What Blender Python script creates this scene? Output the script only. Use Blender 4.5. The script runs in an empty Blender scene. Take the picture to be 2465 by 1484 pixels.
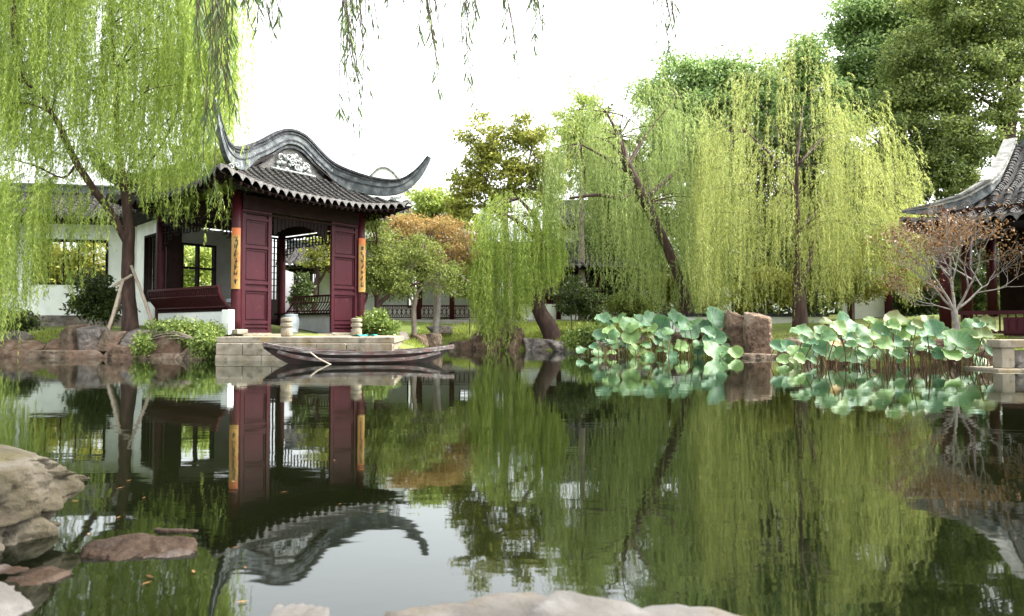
import bpy, bmesh, math, random
import numpy as np
from mathutils import Vector, Matrix, noise

random.seed(7)
rng = np.random.default_rng(7)
R = math.radians
C = bpy.context.scene.collection

# ------------------------------------------------------------------ camera, world, sun, exposure
H_EYE, F, CX, CY = 0.62, 1700.0, 1232.5, 742.0
PITCH = math.atan(50 / F)
cam_d = bpy.data.cameras.new('camera')
cam = bpy.data.objects.new('camera', cam_d); C.objects.link(cam)
cam.location = (0, 0, H_EYE); cam.rotation_euler = (R(90) + PITCH, 0, 0)
cam_d.sensor_width = 36; cam_d.lens = 36 * F / 2465
cam_d.clip_start = 0.05; cam_d.clip_end = 2000
cam_d.dof.use_dof = True; cam_d.dof.focus_distance = 15; cam_d.dof.aperture_fstop = 5.6
bpy.context.scene.camera = cam

SUN_EL, SUN_AZ = R(50), R(82)
world = bpy.data.worlds.new("World"); bpy.context.scene.world = world
world.use_nodes = True
wt = world.node_tree; wt.nodes.clear()
sky = wt.nodes.new('ShaderNodeTexSky'); sky.sky_type = 'NISHITA'; sky.sun_disc = False
sky.sun_elevation = SUN_EL; sky.sun_rotation = SUN_AZ
sky.dust_density = 6; sky.air_density = 1.0; sky.ozone_density = 0.6
hs = wt.nodes.new('ShaderNodeHueSaturation'); hs.inputs['Saturation'].default_value = 0.16
bg = wt.nodes.new('ShaderNodeBackground'); bg.inputs[1].default_value = 0.15
wo = wt.nodes.new('ShaderNodeOutputWorld')
wt.links.new(sky.outputs[0], hs.inputs['Color']); wt.links.new(hs.outputs[0], bg.inputs[0]); wt.links.new(bg.outputs[0], wo.inputs[0])
sl = bpy.data.lights.new('sun', 'SUN'); sl.energy = 1.0; sl.angle = R(25); sl.color = (1, .97, .9)
sun = bpy.data.objects.new('sun', sl); C.objects.link(sun)
sd = Vector((math.sin(SUN_AZ) * math.cos(SUN_EL), math.cos(SUN_AZ) * math.cos(SUN_EL), math.sin(SUN_EL)))
sun.rotation_euler = sd.to_track_quat('Z', 'Y').to_euler(); sun.location = (0, -5, 30)
vs = bpy.context.scene.view_settings
vs.view_transform = 'Standard'; vs.look = 'None'; vs.gamma = 1; vs.exposure = 2.52

# ------------------------------------------------------------------ helpers
SP, CP = math.sin(PITCH), math.cos(PITCH)
def P(px, py, Y):
    xc, yc = (px - CX) / F, (CY - py) / F
    t = Y / (CP - yc * SP)
    return Vector((xc * t, Y, H_EYE + (SP + yc * CP) * t))
def PXa(px, py, Y):
    xc, yc = (px - CX) / F, (CY - py) / F
    t = Y / (CP - yc * SP)
    return np.stack([xc * t, Y + 0 * t, H_EYE + (SP + yc * CP) * t], -1)

MW = {}
def tag(o, label=None, cat=None, group=None, kind=None):
    if label: o['label'] = label
    if cat: o['category'] = cat
    if group: o['group'] = group
    if kind: o['kind'] = kind
    return o
def thing(name, label, cat, loc=(0, 0, 0), rz=0, group=None):
    o = bpy.data.objects.new(name, None); C.objects.link(o)
    o.location = loc; o.rotation_euler = (0, 0, rz); o.empty_display_size = .2
    MW[o.name] = Matrix.Translation(Vector(loc)) @ Matrix.Rotation(rz, 4, 'Z')
    return tag(o, label, cat, group)

def link(name, me, mat, parent=None, origin=None, local=False):
    M = MW[parent.name] if parent else Matrix.Translation(Vector(origin or (0, 0, 0)))
    if not local: me.transform(M.inverted())
    o = bpy.data.objects.new(name, me); C.objects.link(o)
    if mat: me.materials.append(mat)
    if parent: o.parent = parent; MW[o.name] = M
    else: o.location = origin or (0, 0, 0); MW[o.name] = M
    return o

class MB:
    def __init__(s): s.v = []; s.f = []
    def box(s, c, sz, rz=0, rot=None):
        m = rot if rot is not None else Matrix.Rotation(rz, 3, 'Z')
        n = len(s.v)
        for dz in (-.5, .5):
            for dx, dy in ((-.5, -.5), (.5, -.5), (.5, .5), (-.5, .5)):
                s.v.append(Vector(c) + m @ Vector((dx * sz[0], dy * sz[1], dz * sz[2])))
        for q in ((0, 3, 2, 1), (4, 5, 6, 7), (0, 1, 5, 4), (1, 2, 6, 5), (2, 3, 7, 6), (3, 0, 4, 7)):
            s.f.append([n + i for i in q])
        return s
    def bb(s, a, b):
        return s.box([(a[i] + b[i]) / 2 for i in range(3)], [abs(b[i] - a[i]) for i in range(3)])
    def bar(s, a, b, w, h=None):
        a, b = Vector(a), Vector(b); d = b - a
        q = d.to_track_quat('X', 'Z').to_matrix()
        return s.box((a + b) / 2, (d.length, w, h or w), rot=q)
    def tube(s, pts, rad, n=6, cap=True):
        pts = [Vector(p) for p in pts]
        if not hasattr(rad, '__len__'): rad = [rad] * len(pts)
        base = len(s.v); pu = None
        for i, p in enumerate(pts):
            d = (pts[min(i + 1, len(pts) - 1)] - pts[max(i - 1, 0)])
            if d.length < 1e-9: d = Vector((0, 0, 1))
            d.normalize()
            if pu is None: pu = Vector((1, 0, 0)) if abs(d.x) < .8 else Vector((0, 1, 0))
            u = (pu - d * pu.dot(d)).normalized(); w = d.cross(u); pu = u
            for k in range(n):
                a = 2 * math.pi * k / n
                s.v.append(p + (u * math.cos(a) + w * math.sin(a)) * rad[i])
        for i in range(len(pts) - 1):
            for k in range(n):
                k2 = (k + 1) % n
                s.f.append([base + i * n + k, base + i * n + k2, base + (i + 1) * n + k2, base + (i + 1) * n + k])
        if cap:
            s.f.append([base + k for k in range(n)][::-1])
            s.f.append([base + (len(pts) - 1) * n + k for k in range(n)])
        return s
    def lathe(s, prof, c, n=20):
        base = len(s.v)
        for r, z in prof:
            for k in range(n):
                a = 2 * math.pi * k / n
                s.v.append(Vector((c[0] + r * math.cos(a), c[1] + r * math.sin(a), c[2] + z)))
        for i in range(len(prof) - 1):
            for k in range(n):
                k2 = (k + 1) % n
                s.f.append([base + i * n + k, base + i * n + k2, base + (i + 1) * n + k2, base + (i + 1) * n + k])
        s.f.append([base + k for k in range(n)][::-1]); s.f.append([base + (len(prof) - 1) * n + k for k in range(n)])
        return s
    def prism(s, poly, d):
        n = len(s.v); k = len(poly); d = Vector(d)
        s.v += [Vector(p) for p in poly] + [Vector(p) + d for p in poly]
        s.f.append(list(range(n, n + k))[::-1]); s.f.append(list(range(n + k, n + 2 * k)))
        for i in range(k): s.f.append([n + i, n + (i + 1) % k, n + k + (i + 1) % k, n + k + i])
        return s
    def grid(s, fn, nu, nv, u0=0, u1=1, v0=0, v1=1):
        n = len(s.v)
        for i in range(nu + 1):
            for j in range(nv + 1):
                s.v.append(Vector(fn(u0 + (u1 - u0) * i / nu, v0 + (v1 - v0) * j / nv)))
        for i in range(nu):
            for j in range(nv):
                a = n + i * (nv + 1) + j
                s.f.append([a, a + nv + 1, a + nv + 2, a + 1])
        return s
    def build(s, name, mat, parent=None, origin=None, local=False, smooth=False, bevel=0):
        me = bpy.data.meshes.new(name); me.from_pydata([tuple(v) for v in s.v], [], s.f)
        bm = bmesh.new(); bm.from_mesh(me); bmesh.ops.recalc_face_normals(bm, faces=bm.faces[:])
        if bevel:
            es = [e for e in bm.edges if len(e.link_faces) == 2 and e.calc_face_angle(0) > .6]
            bmesh.ops.bevel(bm, geom=es, offset=bevel, segments=2, affect='EDGES', profile=.5)
        bm.to_mesh(me); bm.free()
        if smooth: me.polygons.foreach_set('use_smooth', [True] * len(me.polygons))
        return link(name, me, mat, parent, origin, local)

def np_mesh(name, V, Fq, mat, parent=None, origin=None, smooth=False):
    k = Fq.shape[1]
    me = bpy.data.meshes.new(name)
    me.vertices.add(len(V)); me.vertices.foreach_set('co', V.astype(np.float32).ravel())
    me.loops.add(Fq.size); me.loops.foreach_set('vertex_index', Fq.astype(np.int32).ravel())
    me.polygons.add(len(Fq)); me.polygons.foreach_set('loop_start', np.arange(0, Fq.size, k, dtype=np.int32))
    me.update(calc_edges=True)
    if smooth: me.polygons.foreach_set('use_smooth', [True] * len(me.polygons))
    return link(name, me, mat, parent, origin)

def nrm(a): return a / (np.linalg.norm(a, axis=-1, keepdims=True) + 1e-9)
def leaf_mesh(name, p, d, L, W, mat, parent, up=0.0, origin=None):
    """p, d (N,3); each leaf a folded four-cornered blade"""
    N = len(p)
    ref = rng.normal(size=(N, 3)) * (1 - up) + np.array([0, 0, 1.0]) * up * 1.6
    side = nrm(np.cross(d, ref)); L = np.broadcast_to(L, (N,))[:, None]; W = np.broadcast_to(W, (N,))[:, None]
    V = np.stack([p, p + d * L * .42 + side * W * .5, p + d * L, p + d * L * .42 - side * W * .5], 1).reshape(-1, 3)
    Fq = np.arange(4 * N).reshape(N, 4)
    return np_mesh(name, V, Fq, mat, parent, origin)

# ------------------------------------------------------------------ materials
def ramp(nt, cols, pos=None):
    r = nt.nodes.new('ShaderNodeValToRGB'); e = r.color_ramp.elements
    n = len(cols); pos = pos or [i / (n - 1) for i in range(n)]
    while len(e) < n: e.new(.5)
    for i in range(n): e[i].position = pos[i]; e[i].color = (*cols[i], 1)
    return r
def M(name, cols, scale=4, rough=.7, bump=.15, bscale=None, pos=(.3, .5, .7), detail=6, stretch=(1, 1, 1), spec=.3, dist=.02, coat=0):
    m = bpy.data.materials.new(name); m.use_nodes = True; nt = m.node_tree
    b = nt.nodes['Principled BSDF']; b.inputs['Roughness'].default_value = rough
    b.inputs['Specular IOR Level'].default_value = spec; b.inputs['Coat Weight'].default_value = coat
    tc = nt.nodes.new('ShaderNodeTexCoord'); mp = nt.nodes.new('ShaderNodeMapping')
    mp.inputs['Scale'].default_value = stretch; nt.links.new(tc.outputs['Object'], mp.inputs[0])
    nz = nt.nodes.new('ShaderNodeTexNoise'); nz.inputs['Scale'].default_value = scale; nz.inputs['Detail'].default_value = detail
    nz.inputs['Roughness'].default_value = .62
    nt.links.new(mp.outputs[0], nz.inputs['Vector'])
    if len(cols) == 1: cols = [cols[0], cols[0]]
    r = ramp(nt, cols, [pos[0], pos[2]] if len(cols) == 2 else (list(pos) if len(cols) == 3 else None))
    nt.links.new(nz.outputs['Fac'], r.inputs[0]); nt.links.new(r.outputs[0], b.inputs['Base Color'])
    if bump:
        n2 = nt.nodes.new('ShaderNodeTexNoise'); n2.inputs['Scale'].default_value = bscale or scale * 4; n2.inputs['Detail'].default_value = 8
        n2.inputs['Roughness'].default_value = .65
        nt.links.new(mp.outputs[0], n2.inputs['Vector'])
        bp = nt.nodes.new('ShaderNodeBump'); bp.inputs['Strength'].default_value = bump; bp.inputs['Distance'].default_value = dist
        nt.links.new(n2.outputs['Fac'], bp.inputs['Height']); nt.links.new(bp.outputs[0], b.inputs['Normal'])
    return m
def mult_noise(m, scale, lo, hi, c):
    """mix a second, coarser stain colour into the base colour of an M() material"""
    nt = m.node_tree; b = nt.nodes['Principled BSDF']; src = b.inputs['Base Color'].links[0].from_socket
    tc = nt.nodes.new('ShaderNodeTexCoord'); nz = nt.nodes.new('ShaderNodeTexNoise'); nz.inputs['Scale'].default_value = scale; nz.inputs['Detail'].default_value = 7
    nt.links.new(tc.outputs['Object'], nz.inputs['Vector'])
    mr = nt.nodes.new('ShaderNodeMapRange'); mr.inputs[1].default_value = lo; mr.inputs[2].default_value = hi
    nt.links.new(nz.outputs['Fac'], mr.inputs[0])
    mx = nt.nodes.new('ShaderNodeMix'); mx.data_type = 'RGBA'; mx.inputs['B'].default_value = (*c, 1)
    nt.links.new(mr.outputs[0], mx.inputs['Factor']); nt.links.new(src, mx.inputs['A']); nt.links.new(mx.outputs['Result'], b.inputs['Base Color'])
    return m
def LM(name, cols, trans=.4, gloss=.03, pos=None, streak=False):
    m = bpy.data.materials.new(name); m.use_nodes = True; nt = m.node_tree; nt.nodes.clear()
    out = nt.nodes.new('ShaderNodeOutputMaterial'); g = nt.nodes.new('ShaderNodeNewGeometry')
    tc = nt.nodes.new('ShaderNodeTexCoord'); nz = nt.nodes.new('ShaderNodeTexNoise'); nz.inputs['Scale'].default_value = 4.5 if streak else .9; nz.inputs['Detail'].default_value = 3
    mp = nt.nodes.new('ShaderNodeMapping'); mp.inputs['Scale'].default_value = (1, 1, .10 if streak else 1)
    nt.links.new(tc.outputs['Object'], mp.inputs[0]); nt.links.new(mp.outputs[0], nz.inputs['Vector'])
    ad = nt.nodes.new('ShaderNodeMix'); ad.inputs['Factor'].default_value = .68 if streak else .5
    nt.links.new(g.outputs['Random Per Island'], ad.inputs['A']); nt.links.new(nz.outputs['Fac'], ad.inputs['B'])
    r = ramp(nt, cols, pos or [.2 + .6 * i / (len(cols) - 1) for i in range(len(cols))]); nt.links.new(ad.outputs['Result'], r.inputs[0])
    df = nt.nodes.new('ShaderNodeBsdfDiffuse'); tr = nt.nodes.new('ShaderNodeBsdfTranslucent'); gl = nt.nodes.new('ShaderNodeBsdfGlossy')
    gl.inputs['Roughness'].default_value = .42
    m1 = nt.nodes.new('ShaderNodeMixShader'); m1.inputs[0].default_value = trans
    m2 = nt.nodes.new('ShaderNodeMixShader'); m2.inputs[0].default_value = gloss
    nt.links.new(r.outputs[0], df.inputs[0]); nt.links.new(r.outputs[0], tr.inputs[0])
    nt.links.new(df.outputs[0], m1.inputs[1]); nt.links.new(tr.outputs[0], m1.inputs[2])
    nt.links.new(m1.outputs[0], m2.inputs[1]); nt.links.new(gl.outputs[0], m2.inputs[2]); nt.links.new(m2.outputs[0], out.inputs[0])
    return m

m_willow = LM('willow_leaves', [(.14, .21, .04), (.34, .45, .08), (.52, .60, .15)], .5, pos=[.32, .5, .68], streak=True)
m_willow_g = LM('grey_willow_leaves', [(.10, .15, .045), (.28, .37, .10), (.47, .53, .19)], .5, pos=[.32, .5, .68], streak=True)
m_willow_y = LM('yellow_willow_leaves', [(.12, .155, .04), (.34, .39, .095), (.54, .55, .19)], .5, pos=[.32, .5, .68], streak=True)
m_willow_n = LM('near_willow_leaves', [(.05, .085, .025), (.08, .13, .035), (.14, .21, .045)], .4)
m_camphor = LM('camphor_leaves', [(.09, .15, .045), (.24, .36, .12), (.42, .54, .21)], .45)
m_pine = LM('pine_leaves', [(.05, .075, .022), (.17, .23, .065), (.40, .45, .14)], .42)
m_dark = LM('dark_leaves', [(.03, .045, .013), (.07, .10, .028), (.14, .19, .05)], .35)
m_olive = LM('olive_leaves', [(.09, .11, .02), (.26, .29, .05), (.46, .44, .09)], .45)
m_lime = LM('lime_leaves', [(.20, .27, .05), (.32, .40, .08), (.42, .47, .12)], .45)
m_maple = LM('green_maple_leaves', [(.07, .10, .02), (.18, .23, .05), (.33, .36, .10)], .45, gloss=.015)
m_orange = LM('orange_maple_leaves', [(.16, .16, .04), (.36, .22, .075), (.46, .34, .15)], .45, gloss=.015)
m_brown = LM('withered_leaves', [(.07, .033, .013), (.17, .085, .032), (.30, .18, .075)], .25)
m_bush = LM('bush_leaves', [(.08, .13, .025), (.16, .23, .045), (.30, .35, .09)], .4)
m_yellowbush = LM('yellow_bush_leaves', [(.13, .14, .02), (.26, .27, .04), (.36, .34, .06)], .4)
m_grass = LM('grass_blades', [(.13, .17, .03), (.26, .33, .05), (.38, .41, .08)], .4)
m_bark = M('dark_bark', [(.03, .018, .014), (.06, .036, .03), (.10, .065, .05)], 9, .9, .6, 30, stretch=(1, 1, .25))
m_pale_bark = M('pale_bark', [(.13, .112, .097), (.22, .197, .177), (.32, .295, .27)], 8, .8, .3, 30)
m_grey_bark = M('grey_bark', [(.10, .08, .06), (.18, .15, .12), (.26, .22, .18)], 8, .85, .4, 30)
m_pole = M('bare_pole_wood', [(.25, .20, .15), (.42, .36, .29)], 10, .8, .2, 40)
m_white = mult_noise(M('white_limewash', [(.62, .66, .64), (.74, .77, .75), (.79, .81, .79)], 1.5, .85, .1, 20), .9, .52, .8, (.45, .47, .44))
m_inner = mult_noise(M('shaded_inner_plaster', [(.13, .135, .13), (.20, .205, .20)], 1.5, .9, .1, 20), .9, .5, .8, (.09, .09, .085))  # blotchy limewash, its colour darkened to carry the shade inside the pavilion
m_red = mult_noise(M('dark_red_lacquer', [(.026, .0027, .006), (.042, .0043, .0095)], 6, .5, .12, 30, stretch=(1, 1, .2), spec=.2), 3, .55, .85, (.035, .007, .011))
m_red = mult_noise(m_red, 11, .58, .8, (.055, .016, .02))
m_hallred = M('lightened_hall_lacquer', [(.05, .006, .012), (.085, .011, .02)], 5, .5, .1, 24, stretch=(1, 1, .2), spec=.25)  # red lacquer with a lighter colour to offset the shade under the hall roof
m_redcol = M('red_column_lacquer', [(.03, .0035, .0055), (.048, .0055, .009)], 5, .5, .08, 20, spec=.2)
m_darkwood = M('dark_brown_wood', [(.010, .0055, .0045), (.021, .0105, .009)], 6, .7, .2, 30, spec=.08)
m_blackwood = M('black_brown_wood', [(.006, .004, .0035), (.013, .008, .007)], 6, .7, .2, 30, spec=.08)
m_tile = mult_noise(M('grey_clay_tile', [(.010, .0097, .0095), (.028, .0265, .025), (.085, .08, .076)], 14, .85, .6, 45, pos=(.32, .5, .72)), 2.2, .5, .8, (.07, .064, .055))
m_drip = M('pale_drip_tile', [(.05, .047, .044), (.17, .162, .155)], 16, .8, .4, 50)
m_ridge = mult_noise(M('weathered_ridge_plaster', [(.032, .037, .041), (.085, .097, .102), (.20, .212, .212)], 5, .85, .4, 25), 3.5, .52, .72, (.045, .05, .055))
m_cap = M('dark_ridge_cap', [(.008, .009, .011), (.024, .026, .03), (.08, .083, .088)], 10, .8, .4, 40)
m_hipcap = mult_noise(M('pale_ridge_mortar', [(.10, .10, .09), (.22, .22, .20), (.36, .36, .33)], 7, .9, .5, 28), 4, .52, .7, (.08, .08, .075))
m_relief = M('white_stucco_relief', [(.14, .15, .15), (.34, .355, .35)], 12, .85, .5, 30)
m_gable = M('grey_gable_brick', [(.05, .05, .05), (.15, .145, .135)], 12, .9, .5, 40, stretch=(1, 1, 3))
def rockm(name, c, st, rough=.88, sc=2.4):
    return mult_noise(mult_noise(M(name, c, sc, rough, 1.0, 10, detail=10, dist=.07, pos=(.34, .5, .68)), 6, .56, .72, tuple(q * .28 for q in c[0])), 1.6, .52, .68, st)
m_rock = rockm('brown_rock', [(.055, .040, .028), (.165, .122, .083), (.32, .27, .21)], (.18, .11, .075))
m_rock_g = rockm('grey_rock', [(.07, .061, .056), (.18, .157, .14), (.34, .31, .28)], (.17, .12, .09))
m_rock_r = rockm('reddish_rock', [(.055, .036, .025), (.175, .118, .078), (.32, .265, .205)], (.16, .09, .06))
m_rock_f = mult_noise(mult_noise(M('pale_shore_rock', [(.035, .032, .027), (.068, .063, .056), (.11, .105, .098)], 3.5, .85, .6, 16, detail=10, dist=.02), 9, .55, .75, (.115, .11, .104)), 5, .56, .74, (.08, .062, .038))
m_rock_m = mult_noise(mult_noise(M('mossy_shore_rock', [(.016, .013, .007), (.036, .029, .015), (.10, .088, .07)], 3.2, .9, .9, 12, pos=(.34, .5, .75), detail=10, dist=.04), 8, .54, .7, (.022, .016, .009)), 4, .5, .7, (.05, .042, .016))
m_wet = mult_noise(M('wet_red_rock', [(.010, .006, .004), (.028, .017, .010), (.05, .035, .024)], 7, .45, .8, 18, detail=9, spec=.12), 5, .5, .66, (.08, .07, .065))
m_stone = mult_noise(M('pale_ashlar', [(.13, .112, .08), (.22, .193, .145), (.30, .27, .215)], 4, .85, .4, 22), 2.5, .5, .75, (.22, .15, .06))
m_stone = mult_noise(m_stone, 5.5, .56, .72, (.075, .068, .045))
m_pave = M('grey_paving', [(.26, .25, .23), (.36, .35, .33)], 3, .9, .2, 30)
m_porc = M('pale_porcelain', [(.36, .42, .45), (.50, .55, .57)], 6, .25, .05, 20, spec=.5)
m_board = M('gilt_board', [(.22, .09, .017), (.29, .165, .042), (.34, .23, .085)], 4, .5, .1, 30, stretch=(1, 1, .5))
m_orange_cap = M('orange_lacquer', [(.34, .08, .025), (.42, .13, .04)], 4, .5, .05)
m_ink = M('black_ink', [(.012, .01, .01)], 4, .6, 0)
m_boat = mult_noise(M('tarred_boat_wood', [(.006, .005, .004), (.014, .009, .008), (.045, .026, .02)], 5, .6, .5, 25, stretch=(.4, 3, 3)), 3, .5, .72, (.05, .014, .01))
m_gunwale = mult_noise(M('weathered_boat_rail', [(.03, .022, .02), (.09, .075, .066), (.26, .24, .23)], 7, .75, .5, 30, stretch=(.5, 3, 3)), 4, .5, .7, (.09, .03, .025))
m_deck = mult_noise(M('worn_deck_plank', [(.06, .05, .042), (.17, .15, .135), (.34, .33, .31)], 9, .85, .5, 30, stretch=(.4, 3, 3)), 4, .5, .7, (.10, .035, .028))
m_cloth = M('teal_cloth', [(.02, .25, .22), (.04, .36, .30)], 5, .8, .1)
m_redcloth = M('red_plastic', [(.35, .02, .05), (.45, .03, .07)], 5, .5, .05)
m_stalk = M('lotus_stalk', [(.10, .09, .03), (.20, .16, .05)], 8, .7, .1)
m_deadstalk = M('withered_stalk', [(.05, .018, .01), (.13, .06, .03)], 8, .8, .1)

def lotus_mat(name, c1, c2, rim):
    m = bpy.data.materials.new(name); m.use_nodes = True; nt = m.node_tree; b = nt.nodes['Principled BSDF']
    b.inputs['Roughness'].default_value = .55
    tc = nt.nodes.new('ShaderNodeTexCoord'); sx = nt.nodes.new('ShaderNodeSeparateXYZ'); nt.links.new(tc.outputs['Object'], sx.inputs[0])
    def mth(op, a, bb=None):
        n = nt.nodes.new('ShaderNodeMath'); n.operation = op
        for i, q in enumerate((a, bb)):
            if q is None: continue
            if isinstance(q, (int, float)): n.inputs[i].default_value = q
            else: nt.links.new(q, n.inputs[i])
        return n.outputs[0]
    x, y = sx.outputs[0], sx.outputs[1]
    r = mth('SQRT', mth('ADD', mth('MULTIPLY', x, x), mth('MULTIPLY', y, y)))
    ang = mth('ARCTAN2', y, x)
    vein = mth('POWER', mth('ABSOLUTE', mth('COSINE', mth('MULTIPLY', ang, 9))), 14)
    nz = nt.nodes.new('ShaderNodeTexNoise'); nz.inputs['Scale'].default_value = 7; nz.inputs['Detail'].default_value = 6
    nt.links.new(tc.outputs['Object'], nz.inputs['Vector'])
    rp = ramp(nt, [c1, c2], [.35, .68]); nt.links.new(nz.outputs['Fac'], rp.inputs[0])
    mx = nt.nodes.new('ShaderNodeMix'); mx.data_type = 'RGBA'; nt.links.new(mth('MULTIPLY', vein, .7), mx.inputs['Factor'])
    nt.links.new(rp.outputs[0], mx.inputs['A']); mx.inputs['B'].default_value = (*rim, 1)
    m2 = nt.nodes.new('ShaderNodeMix'); m2.data_type = 'RGBA'
    mr = nt.nodes.new('ShaderNodeMapRange'); mr.inputs[1].default_value = .24; mr.inputs[2].default_value = .31; nt.links.new(mth('ADD', r, mth('MULTIPLY', nz.outputs['Fac'], .06)), mr.inputs[0])
    nt.links.new(mr.outputs[0], m2.inputs['Factor']); nt.links.new(mx.outputs['Result'], m2.inputs['A']); m2.inputs['B'].default_value = (*rim, 1)
    nt.links.new(m2.outputs['Result'], b.inputs['Base Color'])
    tr = nt.nodes.new('ShaderNodeBsdfTranslucent'); nt.links.new(m2.outputs['Result'], tr.inputs[0])
    ms = nt.nodes.new('ShaderNodeMixShader'); ms.inputs[0].default_value = .25
    out = nt.nodes['Material Output']; nt.links.new(b.outputs[0], ms.inputs[1]); nt.links.new(tr.outputs[0], ms.inputs[2]); nt.links.new(ms.outputs[0], out.inputs[0])
    return m
m_lotus = [lotus_mat('lotus_leaf_bluegreen', (.024, .092, .036), (.058, .16, .068), (.115, .205, .082)),
           lotus_mat('lotus_leaf_green', (.032, .102, .030), (.075, .18, .056), (.14, .215, .066)),
           lotus_mat('lotus_leaf_light', (.07, .17, .035), (.14, .25, .062), (.20, .26, .075)),
           lotus_mat('lotus_leaf_olive', (.055, .10, .015), (.10, .16, .024), (.12, .10, .03)),
           lotus_mat('lotus_leaf_yellow', (.30, .18, .03), (.36, .26, .055), (.16, .07, .028))]

# water: Fresnel mirror over murky green water with the bed faintly showing
def water_mat():
    m = bpy.data.materials.new('pond_water'); m.use_nodes = True; nt = m.node_tree; nt.nodes.clear()
    out = nt.nodes.new('ShaderNodeOutputMaterial'); tc = nt.nodes.new('ShaderNodeTexCoord')
    mp = nt.nodes.new('ShaderNodeMapping'); mp.inputs['Scale'].default_value = (1.0, 2.2, 1); nt.links.new(tc.outputs['Object'], mp.inputs[0])
    n1 = nt.nodes.new('ShaderNodeTexNoise'); n1.inputs['Scale'].default_value = 2.2; n1.inputs['Detail'].default_value = 3; nt.links.new(mp.outputs[0], n1.inputs['Vector'])
    n2 = nt.nodes.new('ShaderNodeTexNoise'); n2.inputs['Scale'].default_value = .35; n2.inputs['Detail'].default_value = 2; nt.links.new(mp.outputs[0], n2.inputs['Vector'])
    w = nt.nodes.new('ShaderNodeMath'); w.operation = 'MULTIPLY'; nt.links.new(n1.outputs['Fac'], w.inputs[0]); nt.links.new(n2.outputs['Fac'], w.inputs[1])
    bp = nt.nodes.new('ShaderNodeBump'); bp.inputs['Strength'].default_value = .09; bp.inputs['Distance'].default_value = .02; nt.links.new(w.outputs[0], bp.inputs['Height'])
    fr = nt.nodes.new('ShaderNodeFresnel'); fr.inputs['IOR'].default_value = 1.6; nt.links.new(bp.outputs[0], fr.inputs['Normal'])
    gl = nt.nodes.new('ShaderNodeBsdfGlossy'); gl.inputs['Roughness'].default_value = .027; gl.inputs['Color'].default_value = (.93, .97, .95, 1); nt.links.new(bp.outputs[0], gl.inputs['Normal'])
    n3 = nt.nodes.new('ShaderNodeTexNoise'); n3.inputs['Scale'].default_value = .8; n3.inputs['Detail'].default_value = 5; nt.links.new(tc.outputs['Object'], n3.inputs['Vector'])
    rp = ramp(nt, [(.0022, .0030, .0012), (.005, .0065, .0026)], [.35, .7]); nt.links.new(n3.outputs['Fac'], rp.inputs[0])
    df = nt.nodes.new('ShaderNodeBsdfDiffuse'); nt.links.new(rp.outputs[0], df.inputs[0])
    tr = nt.nodes.new('ShaderNodeBsdfTransparent'); tr.inputs[0].default_value = (.42, .45, .24, 1)
    ma = nt.nodes.new('ShaderNodeMixShader'); ma.inputs[0].default_value = .28
    nt.links.new(df.outputs[0], ma.inputs[1]); nt.links.new(tr.outputs[0], ma.inputs[2])
    mb = nt.nodes.new('ShaderNodeMixShader'); nt.links.new(fr.outputs[0], mb.inputs[0]); nt.links.new(ma.outputs[0], mb.inputs[1]); nt.links.new(gl.outputs[0], mb.inputs[2])
    nt.links.new(mb.outputs[0], out.inputs[0])
    return m

# ------------------------------------------------------------------ terrain and water
POND = [(-40, 19), (-14, 17.2), (-11.7, 16.3), (-9.4, 15.4), (-7.3, 14.7), (-5.8, 14.2), (-2.3, 13.9), (-2.0, 15.5), (-2.2, 18), (-1.9, 21.3),
        (-.6, 21.2), (1.2, 20.6), (2.0, 18.6), (2.9, 17.0), (4.3, 16.0), (5.6, 15.4), (6.3, 13.9), (7.6, 13.3), (8.6, 12.6), (8.9, 10.9), (12, 10.3), (12, 6),
        (9, 2.2), (4, 1.0), (1.0, 1.05), (-.5, 1.0), (-1.15, 1.5), (-1.7, 2.2), (-3.0, 3.0), (-6, 3.6), (-14, 5), (-40, 8)]
PA = np.array(POND); PB = np.roll(PA, -1, 0)
def pond_dist(x, y):
    x = np.atleast_1d(np.asarray(x, float)); y = np.atleast_1d(np.asarray(y, float))
    q = np.stack([x, y], -1)[..., None, :]; e = PB - PA; w = q - PA
    t = np.clip((w * e).sum(-1) / (e * e).sum(-1), 0, 1)
    d = np.sqrt(((w - e * t[..., None]) ** 2).sum(-1)).min(-1)
    yy = y[..., None]; xx = x[..., None]
    c = ((PA[:, 1] > yy) != (PB[:, 1] > yy)) & (xx < (PB[:, 0] - PA[:, 0]) * (yy - PA[:, 1]) / (PB[:, 1] - PA[:, 1] + 1e-12) + PA[:, 0])
    return np.where(c.sum(-1) % 2 == 1, -d, d)
def gz(x, y):
    x = np.asarray(x, float); y = np.asarray(y, float)
    d = pond_dist(x, y)
    far = np.clip((y - 8) / 6, 0, 1)
    z = np.where(d < 0, np.maximum(-.65, d * 1.1 - .05), np.minimum(.24, -.05 + d * .9) * (far * .55 + .45) + np.minimum(.78, .105 * np.maximum(0, d - .35)) * far)
    z = z + np.where(d > 0, .30 * np.exp(-(((x + 9.6) / 2.2) ** 2 + ((y - 17) / 1.4) ** 2)) * np.clip(d, 0, 1), 0)
    z = z + np.where(d > 0, np.minimum(d, 1) * .05 * np.sin(x * 1.7 + np.sin(y * 1.3)) * np.cos(y * 1.1 + x * .4), 0)
    return z
def gz1(x, y): return float(gz(x, y)[0])
xs = np.concatenate([[-600, -300, -150, -80, -50, -35, -28], np.arange(-22, 22.01, .28), [28, 35, 50, 80, 150, 300, 600]])
ys = np.concatenate([[-300, -100, -40, -15, -8], np.arange(-4, 34.01, .28), [38, 45, 60, 90, 160, 300, 700]])
gx, gy = np.meshgrid(xs, ys, indexing='ij')
GZ = np.concatenate([gz(gx[i], gy[i])[None] for i in range(len(xs))], 0)
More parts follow.
